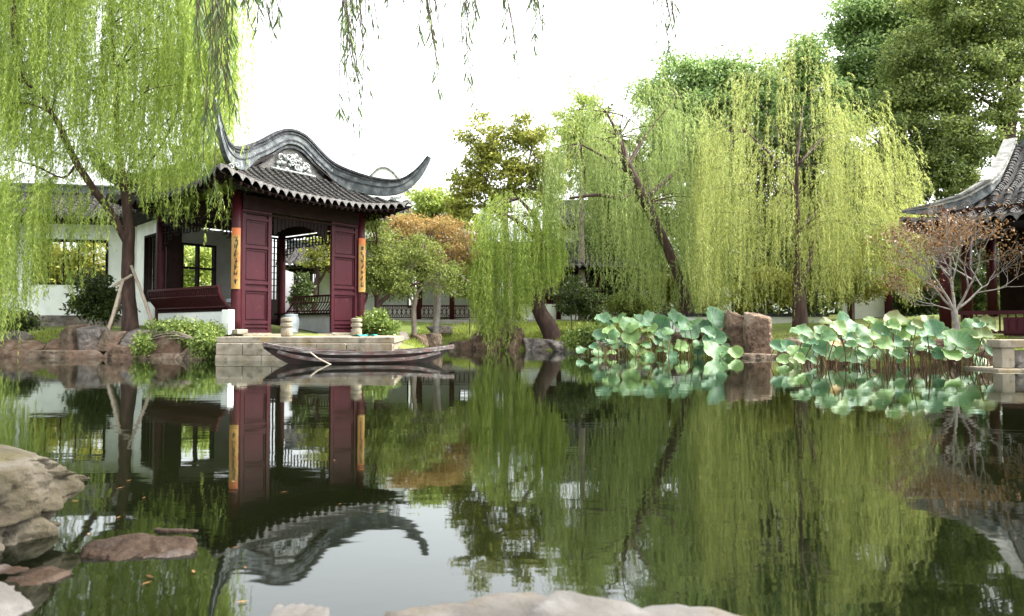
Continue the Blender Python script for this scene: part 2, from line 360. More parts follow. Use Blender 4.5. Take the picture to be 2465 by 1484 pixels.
V = np.stack([gx, gy, GZ], -1).reshape(-1, 3)
ii, jj = np.meshgrid(np.arange(len(xs) - 1), np.arange(len(ys) - 1), indexing='ij'); a = (ii * len(ys) + jj).ravel()
m_ground = mult_noise(M('lawn_and_soil', [(.06, .05, .022), (.10, .12, .025), (.17, .20, .04)], 1.6, .95, .7, 22, detail=8), .5, .45, .62, (.12, .17, .03))
g = np_mesh('ground', V, np.stack([a, a + len(ys), a + len(ys) + 1, a + 1], -1), m_ground, smooth=True); tag(g, kind='structure')
o = MB().grid(lambda u, v: (-45 + 60 * u, .5 + 23 * v, 0), 8, 8).build('water', water_mat()); tag(o, kind='structure')

# ------------------------------------------------------------------ tiled roofs
def tile_rows(mb, fn, rows, segs, r=.06, t1=1.0, lift=0):
    """fn(s,t): roof point, t runs from the top to the eave. Pan sheet plus ribs of overlapping half-round tiles."""
    mb.grid(fn, rows * 2, max(3, segs // 2))
    for i in range(rows):
        s = (i + .5) / rows; e = .2 / rows
        base = len(mb.v); cnt = 0
        Ls = (Vector(fn(s, 1)) - Vector(fn(s, 0))).length
        n = max(2, int(round(Ls / .13)))
        if Ls < .08: continue
        for j in range(n):
            for t, k in ((j / n, .86), ((j + 1) / n, 1.1)):
                p = Vector(fn(s, t)); sd_ = (Vector(fn(s + e, t)) - Vector(fn(s - e, t))).normalized()
                tt = (Vector(fn(s, min(1, t + .03))) - Vector(fn(s, max(0, t - .03)))).normalized()
                up = sd_.cross(tt); up = up if up.z > 0 else -up
                jit = .008 * math.sin(i * 12.9 + j * 7.7)
                for q in range(5):
                    a_ = math.pi * q / 4
                    mb.v.append(p + sd_ * (math.cos(a_) * r * k + jit) + up * (math.sin(a_) * r * k * 1.05 + lift))
                cnt += 1
        for j in range(cnt - 1):
            for q in range(4):
                b_ = base + j * 5 + q
                mb.f.append([b_, b_ + 1, b_ + 6, b_ + 5])
        mb.f.append([base + (cnt - 1) * 5 + q for q in range(5)])
def drip_row(mb, fn, rows, size=.085):
    """one strip of clay per eave, cut into a row of hanging points between the tile ribs"""
    n = rows * 4; base = len(mb.v); cut = (-1.35, -.25, .12, -.25)
    for j in range(n + 1):
        s = j / n; p = Vector(fn(s, 1)); tt = (Vector(fn(s, 1)) - Vector(fn(s, .93))); tt = Vector((tt.x, tt.y, 0)).normalized()
        p = p + tt * .015; top = Vector((0, 0, .04)); lo = Vector((0, 0, cut[j % 4] * size)) + tt * (.02 if j % 4 == 0 else 0)
        mb.v += [p + top, p + lo, p + lo + tt * .02, p + top + tt * .02]
    for j in range(n):
        for q in range(4): mb.f.append([base + j * 4 + q, base + j * 4 + (q + 1) % 4, base + j * 4 + 4 + (q + 1) % 4, base + j * 4 + 4 + q])
def sweep(mb, path, w, z0, z1):
    """a band of width w from z0 to z1 above a path"""
    n = len(mb.v); path = [Vector(p) for p in path]; ws = w if hasattr(w, '__len__') else [w] * len(path)
    z0s = z0 if hasattr(z0, '__len__') else [z0] * len(path); z1s = z1 if hasattr(z1, '__len__') else [z1] * len(path)
    for i, p in enumerate(path):
        d = path[min(i + 1, len(path) - 1)] - path[max(0, i - 1)]; tn = d.normalized()
        sdv = Vector((-d.y, d.x, 0)).normalized() if (d.x or d.y) else Vector((1, 0, 0)); up = tn.cross(sdv); up = -up if up.z < 0 else up
        for q, z in ((-1, z0s[i]), (1, z0s[i]), (1, z1s[i]), (-1, z1s[i])): mb.v.append(p + sdv * q * ws[i] / 2 + up * z)
    for i in range(len(path) - 1):
        for q in range(4):
            mb.f.append([n + i * 4 + q, n + i * 4 + (q + 1) % 4, n + i * 4 + 4 + (q + 1) % 4, n + i * 4 + 4 + q])
    mb.f.append([n, n + 3, n + 2, n + 1]); e = n + (len(path) - 1) * 4; mb.f.append([e, e + 1, e + 2, e + 3])
def catmull(pts, k=6):
    pts = [Vector(p) for p in pts]; out = []
    for i in range(len(pts) - 1):
        p0, p1, p2, p3 = pts[max(0, i - 1)], pts[i], pts[i + 1], pts[min(len(pts) - 1, i + 2)]
        for j in range(k):
            t = j / k
            out.append(.5 * ((2 * p1) + (p2 - p0) * t + (2 * p0 - 5 * p1 + 4 * p2 - p3) * t * t + (3 * p1 - p0 - 3 * p2 + p3) * t ** 3))
    return out + [pts[-1]]

# ------------------------------------------------------------------ the pavilion
ZF = .50
pav = thing('pavilion', 'open pavilion with dark red door leaves and an upswept grey tiled roof by the boat', 'pavilion', (-6.28, 17.71, ZF), math.atan2(.788, .615))
A, E = 1.715, 2.45
MB().bb((-A - .16, -A - .16, -.55), (A + .16, A + .16, 0)).build('plinth', m_stone, pav, local=True, bevel=.01)
for sx in (-1, 1):
    for sy in (-1, 1):
        c = MB().lathe([(.105, .09), (.11, .3), (.11, 2.2), (.1, 3.1)], (sx * A, sy * A, 0), 18).build('column', m_redcol, pav, local=True, smooth=True)
        MB().lathe([(.15, 0.002), (.17, .04), (.16, .09), (.11, .11)], (sx * A, sy * A, 0), 18).build('column_base', m_stone, c, local=True, smooth=True)
for (a_, b_) in (((-A, -A), (A, -A)), ((A, -A), (A, A)), ((A, A), (-A, A)), ((-A, A), (-A, -A))):
    av, bv = Vector((*a_, 2.9)), Vector((*b_, 2.9)); d = (bv - av).normalized() * .1
    MB().bar(av + d, bv - d, .13, .3).bar(av + d - Vector((0, 0, .22)), bv - d - Vector((0, 0, .22)), .07, .05).build('beam', m_darkwood, pav, local=True)
def door_leaf(x0, x1):
    y = -A; w = x1 - x0; H = 2.72; z = .03
    mb = MB().bb((x0, y + .012, z), (x1, y + .04, z + H))
    for xa, xb in ((x0, x0 + .085), (x1 - .085, x1)): mb.bb((xa, y - .03, z), (xb, y + .011, z + H))
    bars = [(0, .07), (.12, .16), (.2, .27), (.93, 1.0), (1.08, 1.15), (1.87, 1.93), (2.5, 2.56), (2.66, 2.72)]
    for za, zb in bars: mb.bb((x0 + .086, y - .024, z + za), (x1 - .086, y + .010, z + zb))
    for za, zb in ((.27, .93), (1.15, 1.87), (1.93, 2.5)):   # moulded inner edges of the panels
        mb.bb((x0 + .11, y - .008, z + za + .035), (x0 + .125, y + .009, z + zb - .035)); mb.bb((x1 - .125, y - .008, z + za + .035), (x1 - .11, y + .009, z + zb - .035))
        mb.bb((x0 + .126, y - .008, z + za + .035), (x1 - .126, y + .009, z + za + .05)); mb.bb((x0 + .126, y - .008, z + zb - .05), (x1 - .126, y + .009, z + zb - .035))
    return mb.build('door_leaf', m_red, pav, local=True)
door_leaf(-A + .115, -A + .84); door_leaf(A - .92, A - .115)
MB().bb((-A + .1, -A - .06, 0), (-A + .84, -A + .06, .028)).build('threshold', m_stone, pav, local=True)
MB().bb((A - .92, -A - .06, 0), (A - .1, -A + .06, .028)).build('threshold', m_stone, pav, local=True)
MB().bb((-A - .16, -A - .32, 0.002), (-A + .1, -A - .115, .11)).build('door_stone', m_stone, pav, local=True, bevel=.015)
MB().bb((-A + .12, A - .10, .004), (-A + .48, A - .055, 2.66)).build('inner_panel', m_darkwood, pav, local=True)
mb = MB()                                     # carved panel under the front beam, stepping down at both sides
for i in range(15):
    x = -A + .9 + i * .1; h = .12 + .26 * abs((i - 7) / 7) ** 2
    mb.bb((x, -A - .015, 2.65 - h), (x + .085, -A + .015, 2.65)); 
mb.build('hanging_panel', m_blackwood, pav, local=True)
def side_bench(sx, solid):
    L0, L1 = -A + .13, A - .13
    MB().bb((sx * (A - .1), L0, 0.002), (sx * (A + .1), L1, .5)).bb((sx * (A + .112), -A - .13, 0.002), (sx * (A + .25), -A + .13, .53)).build('low_wall', m_white, pav, local=True)
    mb = MB().bb((sx * (A - .32), L0, .502), (sx * (A + .12), L1, .545))
    mb.build('bench_seat', m_darkwood, pav, local=True)
    def prof(t): return sx * (A + .10 + .10 * math.sin(t * 3.6 - .6) * .6 + .22 * t), .55 + .48 * t
    mb = MB(); n = 34 if solid else 26
    for i in range(n + 1):
        y = L0 + (L1 - L0) * i / n
        pts = []
        for t in (0, .25, .5, .75, 1):
            x, z = prof(t); pts.append((x, y, z))
        endp = i in (0, n)
        mb.tube(pts, .035 if endp else .017, 5)
    for t, r in ((1, .034), (.12, .024), (.62, .016)):
        x, z = prof(t); mb.bar((x, L0, z), (x, L1, z), r * 2, r * 1.6)
    if solid: 
        for i in range(5):
            t0, t1 = i / 5, (i + 1) / 5
            x0, z0 = prof(t0); x1, z1 = prof(t1); mb.prism([(x0 - sx * .03, L0, z0), (x1 - sx * .03, L0, z1), (x1 - sx * .045, L0, z1), (x0 - sx * .045, L0, z0)], (0, L1 - L0, 0))
    mb.build('bench_back', m_redcol, pav, local=True)
side_bench(-1, True); side_bench(1, False)
def frieze(sx):                               # scroll lattice under the side beams
    mb = MB(); x = sx * A
    y0, y1 = -A + .12, A - .12; W = y1 - y0; n = 22
    for i in range(n + 1):
        y = y0 + W * i / n; k = abs(i / n - .5) * 2; dep = .26 + .34 * max(0, k - .62) / .38
        mb.bb((x - .014, y - .011, 2.65 - dep), (x + .014, y + .011, 2.65))
        if i < n:
            for j in range(int(dep / .085) + 1):
                zz = 2.65 - j * .085
                if (i + j) % 3: mb.bb((x - .012, y + .0115, zz - .02), (x + .012, y + W / n - .0115, zz))
    mb.build('lattice_frieze', m_blackwood, pav, local=True)
frieze(-1); frieze(1)
w0, w1, wz0, wz1 = -A + .5, -A + 1.42, 1.05, 2.3
MB().bb((-A + .11, A - .05, .003), (w0, A + .07, 2.7)).bb((w1, A - .05, .003), (.95, A + .07, 2.7)).bb((w0, A - .05, .003), (w1, A + .07, wz0)).bb((w0, A - .05, wz1), (w1, A + .07, 2.7)).build('back_wall', m_inner, pav, local=True)
win = MB()
for x in (w0, w0 + .42, w1 - .05): win.bb((x, A - .07, wz0), (x + .05, A + .08, wz1))
for z in (wz0, wz0 + .6, wz1 - .05): win.bb((w0, A - .065, z), (w1, A + .078, z + .05))
win.build('window_frame', m_blackwood, pav, local=True)
MB().bb((.42, A - .09, 1.35), (.68, A - .055, 1.75)).build('wall_plaque', m_blackwood, pav, local=True)
dl = MB().bb((.96, A - .02, .004), (A - .11, A + .03, .95))
for i in range(7): dl.bb((.96 + i * .1, A - .025, .951), (.985 + i * .1, A + .02, 2.7))
for i in range(9): dl.bb((.985, A - .02, 1.15 + i * .18), (A - .11, A + .015, 1.17 + i * .18))
dl.build('lattice_door', m_blackwood, pav, local=True)

PS = [0, .25, .5, .75, 1.1, 1.6, 2.1, 2.45]; PZ_ = [5.14, 5.08, 4.9, 4.7, 4.45, 4.10, 3.80, 3.62]
_pp = catmull([(s, z, 0) for s, z in zip(PS, PZ_)], 10); _px = [p.x for p in _pp]; _pz = [p.y for p in _pp]
def rprof(s): return float(np.interp(s, _px, _pz)) - ZF
def rpt(u, v, s):
    m = min(abs(u), abs(v)) / E
    k = 1 + .075 * m ** 4
    return (u * k, v * k, rprof(s) + .27 * m ** 3 * (max(abs(u), abs(v)) / E) ** 2)
G = 1.25
def f_front(sg):
    def f(s, t):
        u = -E + 2 * E * s; top = max(G, abs(u)); v = top + (E - top) * t
        return rpt(u, sg * v, v)
    return f
def f_side(sg):
    def f(s, t):
        v = -E + 2 * E * s; top = abs(v) if abs(v) > G + .06 else 0.0; u = top + (E - top) * t
        return rpt(sg * u, v, u)
    return f
mb = MB(); mdr = MB(); msof = MB(); mraf = MB()
for sg in (-1, 1):
    for fn, n in ((f_front(sg), 24), (f_side(sg), 24)):
        tile_rows(mb, fn, n, 14, .062); drip_row(mdr, fn, n)
        off = lambda s, t, fn=fn: tuple(Vector(fn(s, t)) - Vector((0, 0, .10 + .03 * t)))
        msof.grid(off, 24, 8)
        for i in range(30):
            s = (i + .5) / 30; a_, b_ = Vector(fn(s, .3)), Vector(fn(s, .985))
            if (b_ - a_).length > .25: mraf.bar(a_ - Vector((0, 0, .16)), b_ - Vector((0, 0, .16)), .05, .06)
roof = mb.build('roof', m_tile, pav, local=True)
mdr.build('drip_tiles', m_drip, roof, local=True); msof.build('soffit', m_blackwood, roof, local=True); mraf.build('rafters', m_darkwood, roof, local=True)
for sg in (-1, 1):
    half = [(0, G, 5.15), (.22, G, 5.11), (.45, G, 4.97), (.72, G, 4.78), (1.1, G + .03, 4.57), (1.5, 1.55, 4.39), (1.95, 1.98, 4.26), (2.3, 2.32, 4.26), (2.52, 2.54, 4.38), (2.7, 2.72, 4.60), (2.82, 2.84, 4.82), (2.93, 2.95, 5.08)]
    pts = [(-x, sg * y, z - ZF) for x, y, z in half[::-1]] + [(x, sg * y, z - ZF) for x, y, z in half[1:]]
    path = catmull(pts, 6); n = len(path)
    k = [1 - .86 * max(0, (abs(2 * i / (n - 1) - 1) - .45) / .55) for i in range(n)]
    b1 = MB(); sweep(b1, path, [.14 * (.25 + .75 * q) for q in k], [-(.08 + .16 * min(1, max(0, (abs(p.x) - 1.0) / .5))) * q ** .7 for p, q in zip(path, k)], [.14 * q + .008 for q in k])
    rg = b1.build('hip_ridge', m_ridge, roof, local=True)
    b2 = MB()
    sweep(b2, path, [.20 * (.2 + .8 * q) for q in k], [.142 * q + .008 for q in k], [.168 * q + .010 for q in k])
    sweep(b2, path, [.12 * (.25 + .75 * q) for q in k], [.17 * q + .010 for q in k], [.205 * q + .012 for q in k])
    sweep(b2, path, [.19 * (.2 + .8 * q) for q in k], [.207 * q + .012 for q in k], [.25 * q + .022 for q in k])
    sweep(b2, path, [.18 * (.25 + .75 * q) for q in k], [-.01 * q for q in k], [.02 * q + .002 for q in k])
    b2.build('ridge_cap', m_cap, rg, local=True)
    poly = [(-1.1, sg * (G - .06), rprof(1.25) - .05)] + [(x, sg * (G - .06), rprof(abs(x)) - .0) for x in np.linspace(-1.05, 1.05, 21)] + [(1.1, sg * (G - .06), rprof(1.25) - .05)]
    MB().prism(poly, (0, sg * .05, 0)).build('gable_wall', m_gable, roof, local=True)
    # moulding along the gable edge and stucco relief
    mo = MB(); gp = [(x, sg * (G + .03), rprof(abs(x)) - .17) for x in np.linspace(-.85, .85, 23)]; sweep(mo, gp, .05, 0, .05); mo.build('gable_moulding', m_cap, roof, local=True)
    rl = MB(); rr = random.Random(3)
    zb = rprof(1.25)
    for i in range(30):
        x = rr.uniform(-.45, .45); z = zb + .06 + rr.uniform(0, 1) * (.5 - abs(x) * .75); rad = rr.uniform(.035, .075)
        rl.lathe([(rad * .3, -rad), (rad * .9, -rad * .4), (rad, .1 * rad), (rad * .6, rad * .7), (rad * .1, rad)], (x, sg * (G + .01), z), 8)
    for i in range(9):
        x0 = rr.uniform(-.4, .4); z0 = zb + .12 + rr.uniform(0, .25)
        rl.tube([(x0 + .1 * math.cos(t) * (1 - t / 8), sg * (G + .05), z0 + .1 * math.sin(t) * (1 - t / 8)) for t in np.linspace(0, 6, 14)], .022, 5)
    rl.tube([(x, sg * (G + .04), zb + .05) for x in np.linspace(-.62, .62, 6)], .03, 6)
    rl.build('gable_relief', m_relief, roof, local=True, smooth=True)
    for sx in (-1, 1):                        # scrolls at the ridge junction and at the eave corner
        c0 = Vector((sx * 1.12, sg * (G + .09), 4.62 - ZF)); c1 = Vector((sx * 2.28, sg * 2.38, 3.98 - ZF)); dd = Vector((sx, sg, 0)).normalized()
        sc = MB()
        for q in range(3):
            cc = c0 + Vector((sx * .06 * q, 0, -.02 + .1 * (q % 2)))
            sc.tube([cc + Vector((.06 * math.cos(t), 0, .06 * math.sin(t))) * (1 - t / 9) for t in np.linspace(0, 7, 16)], .02, 5)
        sc.build('ridge_scroll', m_relief, roof, local=True, smooth=True); sc = MB()
        for q in range(3):
            cc = c1 - dd * .02 + Vector((sx * .02, -sg * .16, 0)) * (q - 1) + Vector((0, sg * .05, -.02))
            sc.tube([cc + (Vector((sx, 0, 0)) * math.cos(t) + Vector((0, 0, 1)) * math.sin(t)) * .06 * (1 - t / 9) for t in np.linspace(0, 7, 16)], .018, 5)
        sc.build('corner_scroll', m_relief, roof, local=True, smooth=True)

# the landing stage in front of it
def platform():
    t = thing('landing_stage', 'pale stone landing stage of coursed blocks in front of the pavilion', 'landing stage', (-4.2, 14.5, 0))
    fl, fr = Vector((-5.78, 13.9, 0)), Vector((-2.25, 13.45, 0)); br, bl = Vector((-2.55, 16.6, 0)), Vector((-6.3, 14.6, 0))
    inner = Vector((-4.6, 16.9, 0))
    top = [fl, fr, br, Vector((-3.5, 17.3, 0)), Vector((-5.85, 14.75, 0))]
    cen = sum(top, Vector()) / 5
    MB().prism([cen + (p - cen) * .985 + Vector((0, 0, -.4)) for p in top], (0, 0, .73)).build('core', m_stone, t)
    MB().prism([cen + (p - cen) * 1.012 + Vector((0, 0, .345)) for p in top], (0, 0, .115)).build('paving_slab', m_stone, t, bevel=.012)
    d = (fr - fl).normalized(); L = (fr - fl).length; nrmv = Vector((d.y, -d.x, 0))
    for row, (z0, z1, ws) in enumerate(((-.3, .10, (.95, 1.1, .8, .8)), (.108, .34, (.55, .6, .9, .6, .95)))):
        x = 0
        for w in ws:
            w = min(w, L - x)
            if w < .05: break
            c = fl + d * (x + w / 2) + nrmv * (.02 + .03 * (row == 0) + random.uniform(-.008, .008)) + Vector((0, 0, (z0 + z1) / 2))
            MB().box(c, (w - .012, .14, z1 - z0), math.atan2(d.y, d.x)).build('facing_block', m_stone, t, bevel=.012)
            x += w
platform()
for (px, py, Y, lab) in ((690, 812, 14.25, 'grooved pale stone post on the landing stage, nearer the middle of the doorway'), (858, 806, 14.9, 'grooved pale stone post in front of the right red door leaf')):
    X = P(px, py, Y).x
    o = MB().lathe([(.10, 0), (.115, .03), (.115, .15), (.085, .17), (.085, .19), (.12, .21), (.12, .26), (.085, .28), (.085, .30), (.12, .32), (.115, .37), (.06, .385)], (X, Y, .462), 16).build('mooring_post', m_stone, origin=(X, Y, .462), smooth=False)
    tag(o, lab, 'mooring post', 'stone mooring posts on the landing stage')
def loc(u, v, z): return MW[pav.name] @ Vector((u, v, z))
for (u, v, lab) in ((.35, -.75, 'pale blue porcelain drum stool seen in the middle of the doorway'), (-.72, -.6, 'pale porcelain drum stool partly behind the left door leaf')):
    b = loc(u, v, .002)
    o = MB().lathe([(.15, 0), (.17, .02), (.17, .06), (.155, .075), (.19, .18), (.2, .27), (.185, .37), (.155, .44), (.165, .455), (.16, .48), (.05, .49)], b, 22).build('porcelain_stool', m_porc, origin=b, smooth=True)
    tag(o, lab, 'stool', 'porcelain stools inside the pavilion')
b = loc(-.45, .1, .002); t = thing('stone_table', 'round grey stone table standing inside the pavilion behind the left door leaf', 'table', b)
MB().lathe([(.36, .74), (.40, .76), (.40, .83), (.37, .85)], b, 26).build('table_top', m_porc, t, smooth=False)
MB().lathe([(.22, 0), (.2, .06), (.12, .14), (.11, .5), (.2, .70), (.3, .738)], b, 18).build('table_foot', m_redcol, t, smooth=True)
# couplet boards on the front columns
for sx, lab, z0, z1 in ((-1, 'yellow gilt couplet board with black writing on the left front column', .98, 2.3), (1, 'yellow gilt couplet board with black writing on the right front column', 1.05, 2.42)):
    base = loc(sx * A, -A, z0); t = thing('couplet_board', lab, 'couplet board', base, pav.rotation_euler.z, 'couplet boards on the pavilion columns')
    ca = R(-90 - 38) if sx < 0 else R(-90 - 20)
    mb = MB(); mc = MB(); rr = .128
    def arc(a_, r_, z): return Vector((r_ * math.cos(a_), r_ * math.sin(a_), z))
    H = z1 - z0
    def strip(mb, za, zb):
        for i in range(8):
            a0, a1 = ca + R(38) * (i / 4 - 1), ca + R(38) * ((i + 1) / 4 - 1)
            mb.prism([arc(a0, rr, za), arc(a1, rr, za), arc(a1, rr + .02, za), arc(a0, rr + .02, za)], (0, 0, zb - za))
    strip(mb, 0, H - .16); strip(mc, H - .158, H)
    mb.build('board', m_board, t, local=True); mc.build('head_band', m_orange_cap, t, local=True)
    ink = MB(); rr2 = random.Random(11 + sx)
    for kch in range(7):
        zc = H - .26 - kch * (H - .38) / 6.4
        for st in range(7):                   # brush strokes of each character
            da = rr2.uniform(-.22, .22); dz = rr2.uniform(-.05, .05); hor = st % 2
            p0 = arc(ca + da - (.16 if hor else .0), rr + .022, zc + dz - (0 if hor else .035)); p1 = arc(ca + da + (.16 if hor else .05), rr + .022, zc + dz + (.012 if hor else .035))
            ink.bar(p0, p1, .006, .014)
    ink.build('brush_writing', m_ink, t, local=True)

# ------------------------------------------------------------------ the boat
def boat():
    a_, b_ = Vector((-4.45, 12.75, 0)), Vector((-1.12, 13.35, 0)); d = b_ - a_; L = d.length; ang = math.atan2(d.y, d.x)
    t = thing('wooden_boat', 'old dark wooden punt moored at the landing stage', 'boat', (a_ + b_) / 2, ang)
    def st(s):                                 # s 0..1 : (x, halfbeam, keel z, sheer z)
        e = abs(2 * s - 1)
        hb = .47 * (1 - e ** 2.6) + (.13 if s < .5 else .05) * e ** 2
        keel = -.14 + .40 * max(0, (e - .45) / .55) ** 1.7
        sheer = .19 + (.16 if s < .5 else .10) * e ** 2.4
        return (s - .5) * L, hb, keel, sheer
    N = 26
    def hull(u, v, off=0):
        x, hb, k, sh = st(u); q = v * 2 - 1
        y = (hb - off) * (math.copysign(min(1, abs(q) / .6), q) if abs(q) < .6 else math.copysign(1, q)) * (.8 if abs(q) < .6 else .8 + .2 * (abs(q) - .6) / .4)
        z = k + off if abs(q) < .6 else k + off + (sh - k - off) * (abs(q) - .6) / .4
        return (x, y, z)
    mb = MB(); mb.grid(lambda u, v: hull(u, v), N, 10); mb.grid(lambda u, v: hull(u, v, .035), N, 10)
    for e_ in (0, 1): mb.f.append([i for i in range(e_ * N * 11, e_ * N * 11 + 11)])
    mb.build('hull', m_boat, t, local=True)
    g_ = MB()
    for sy in (-1, 1): sweep(g_, [(st(i / N)[0], sy * (st(i / N)[1] + .005), st(i / N)[3]) for i in range(N + 1)], .085, -.035, .03)
    g_.build('gunwale', m_gunwale, t, local=True)
    sk = MB()
    for sy in (-1, 1): sweep(sk, [(st(i / N)[0], sy * (st(i / N)[1] * .965 + .018), st(i / N)[2] + (st(i / N)[3] - st(i / N)[2]) * .62) for i in range(2, N - 1)], .04, -.03, .03)
    sk.build('rubbing_strake', m_gunwale, t, local=True)
    dk = MB()
    for i in range(26):
        if 8 <= i <= 12: continue
        s = (i + .5) / 26
        x, hb, k, sh = st(s); dk.box((x, 0, sh - .045 + random.uniform(-.008, .008)), (L / 26 - .014, max(.05, 2 * hb - .1), .025))
    dk.build('deck_planks', m_deck, t, local=True)
    th = MB()
    for s in (.33, .5): x, hb, k, sh = st(s); th.box((x, 0, sh - .02), (.16, 2 * hb - .06, .035))
    th.build('thwart', m_gunwale, t, local=True)
    x, hb, k, sh = st(.02)
    MB().box((x - .03, 0, sh - .02), (.09, .36, .12)).build('stem_block', m_boat, t, local=True, bevel=.02)
    o = MB().tube([MW[t.name] @ Vector(p) for p in ((-.86, -.5, .21), (-.72, -.52, .1), (-.45, -.6, -.03))], [.012, .014, .012], 6).build('mooring_rope', m_pole, origin=tuple(MW[t.name] @ Vector((-.86, -.5, .21)))); tag(o, 'pale rope hanging from the boat side into the water', 'rope')
boat()
b = P(868, 811, 14.6); o = MB().grid(lambda u, v: (b.x - .12 + .45 * u + .05 * v, 14.3 + .25 * v, .466 + .02 + .018 * math.sin(9 * u) * math.cos(7 * v)), 12, 8).grid(lambda u, v: (b.x - .12 + .45 * u + .05 * v, 14.3 + .25 * v, .464), 12, 8).build('cloth', m_cloth, origin=(b.x, 14.4, .464), smooth=True); tag(o, 'crumpled teal cloth lying on the landing stage', 'cloth')
b = P(242, 783, 15.6); zt = gz1(b.x, 15.6)
t = thing('plastic_tub', 'small white tub with a red rim on the grass beside the leaning poles', 'tub', (b.x, 15.6, zt))
MB().lathe([(.16, 0), (.2, .02), (.22, .16), (.2, .165), (.18, .03), (.02, .03)], (b.x, 15.6, zt), 20).build('tub_body', m_porc, t, smooth=True)
MB().lathe([(.223, .15), (.24, .16), (.24, .2), (.215, .2), (.212, .167)], (b.x, 15.6, zt), 20).build('rim', m_redcloth, t, smooth=True)

# ------------------------------------------------------------------ walls, galleries and houses
def seg_frame(a, b):
    a, b = Vector((*a, 0)), Vector((*b, 0)); d = (b - a); return a, d.normalized(), d.length
def wall_boxes(L, z0, z1, holes, th=.24, y0=0):
    """a wall along local x with rectangular holes (x0,x1,za,zb)"""
    mb = MB(); x = 0
    for (xa, xb, za, zb) in sorted(holes):
        mb.bb((x, y0, z0), (xa, y0 + th, z1)); mb.bb((xa, y0, z0), (xb, y0 + th, za)); mb.bb((xa, y0, zb), (xb, y0 + th, z1)); x = xb
    mb.bb((x, y0, z0), (L, y0 + th, z1)); return mb
def window_frame(h, y0, bars=0, w=.05, parent=None, m=None):
    xa, xb, za, zb = h; f = MB()
    f.bb((xa, y0 - .02, za), (xa + w, y0 + .2, zb)); f.bb((xb - w, y0 - .02, za), (xb, y0 + .2, zb)); f.bb((xa + w, y0 - .02, zb - w), (xb - w, y0 + .2, zb)); f.bb((xa + w, y0 - .02, za), (xb - w, y0 + .2, za + w))
    for i in range(1, bars): x = xa + (xb - xa) * i / bars; f.bb((x - .015, y0 + .02, za + w), (x + .015, y0 + .06, zb - w))
    return f.build('window_frame', m or m_blackwood, parent, local=True)
def gable_roof(L, y_e0, y_r, y_e1, ze, zr, rows, parent, x0=-.3, ridge=True, rad=.07, drip=True):
    mb = MB(); md = MB()
    def f0(s, t): return (x0 + (L - 2 * x0) * s, y_r + (y_e0 - y_r) * t, zr + (ze - zr) * (t + .16 * math.sin(math.pi * t)))
    def f1(s, t): return (x0 + (L - 2 * x0) * s, y_r + (y_e1 - y_r) * t, zr + (ze - zr) * (t + .16 * math.sin(math.pi * t)))
    tile_rows(mb, f0, rows, 10, rad); tile_rows(mb, f1, rows, 6, rad)
    r = mb.build('roof', m_tile, parent, local=True)
    if drip: drip_row(md, f0, rows, .1); md.build('drip_tiles', m_drip, r, local=True)
    MB().bb((x0 + .05, y_e0 + .06, ze - .16), (L - x0 - .05, y_e1 - .06, ze - .06)).build('eave_board', m_blackwood, r, local=True)
    if ridge: MB().bb((x0, y_r - .1, zr - .05), (L - x0, y_r + .1, zr + .16)).bb((x0 - .05, y_r - .13, zr + .162), (L - x0 + .05, y_r + .13, zr + .22)).build('ridge', m_ridge, r, local=True)
    return r
# left garden wall under a tiled gallery roof
a, d, L = seg_frame((-20.5, 20.6), (-11.4, 22.0)); ang = math.atan2(d.y, d.x); ZG = .75
t = thing('gallery_wall', 'long white gallery wall with a wide window under a dark tiled roof behind the big willow', 'wall', (a.x, a.y, ZG), ang)
def along(px, a=a, d=d):                      # distance along the wall where image column px meets it
    k = (px - CX) / F; return (k * a.y - a.x) / (d.x - k * d.y)
holes = [(along(75), along(258), 1.22, 2.62)]
wall_boxes(L, -.4, 3.25, holes).build('wall_body', m_white, t, local=True); window_frame(holes[0], 0, 5, .07, t)
MB().bb((0, -.05, -.4), (L, -.002, .28)).build('wall_footing', m_rock_g, t, local=True)
gable_roof(L, -.75, .35, 1.5, 3.25, 4.15, 44, t)
# shorter wall nearer the pavilion
a2, d2, L2 = seg_frame((-11.35, 21.3), (-9.55, 19.45)); t = thing('screen_wall', 'white wall end with a tall dark window just left of the pavilion', 'wall', (a2.x, a2.y, .6), math.atan2(d2.y, d2.x))
h = (.75, 1.75, .8, 2.75); wall_boxes(L2, -.4, 3.25, [h], .34).build('wall_body', m_white, t, local=True); window_frame(h, 0, 3, .06, t)
gable_roof(L2 + 1.6, -.7, .5, 1.7, 3.3, 4.3, 16, t)
# covered walk behind the lawn
ZC = .98
a3, d3, L3 = seg_frame((-8.6, 27.2), (6.4, 28.2)); t = thing('covered_walk', 'long covered walk with dark red columns, white back wall and fretwork rail beyond the lawn', 'covered walk', (a3.x, a3.y, ZC), math.atan2(d3.y, d3.x))
al3 = lambda px: along(px, a3, d3)
MB().bb((-.2, -.25, -.5), (L3 + .2, 2.0, 0)).build('plinth', m_pave, t, local=True)
hs_ = [(al3(722) + .0, al3(745), .9, 2.0), (al3(972), al3(1010), .5, 1.9), (al3(1105), al3(1160), .95, 1.75), (al3(1190), al3(1235), .95, 1.75), (al3(1400), al3(1440), .9, 1.8), (al3(1500), al3(1560), .9, 1.8)]
wall_boxes(L3, .002, 2.4, hs_, .2, 1.7).build('back_wall', m_white, t, local=True)
for h in hs_: window_frame(h, 1.7, 4, .05, t)
for px in (712, 815, 907, 1008, 1088, 1168, 1247, 1345, 1442, 1530): x = al3(px); MB().lathe([(.10, 0), (.10, 2.05)], (x, 0, 0), 10).build('column', m_redcol, t, local=True, smooth=True)
MB().bb((0, -.06, 1.85), (L3, .06, 2.05)).build('beam', m_darkwood, t, local=True)
rl = MB(); x0, x1 = al3(912), al3(1150); n = 22
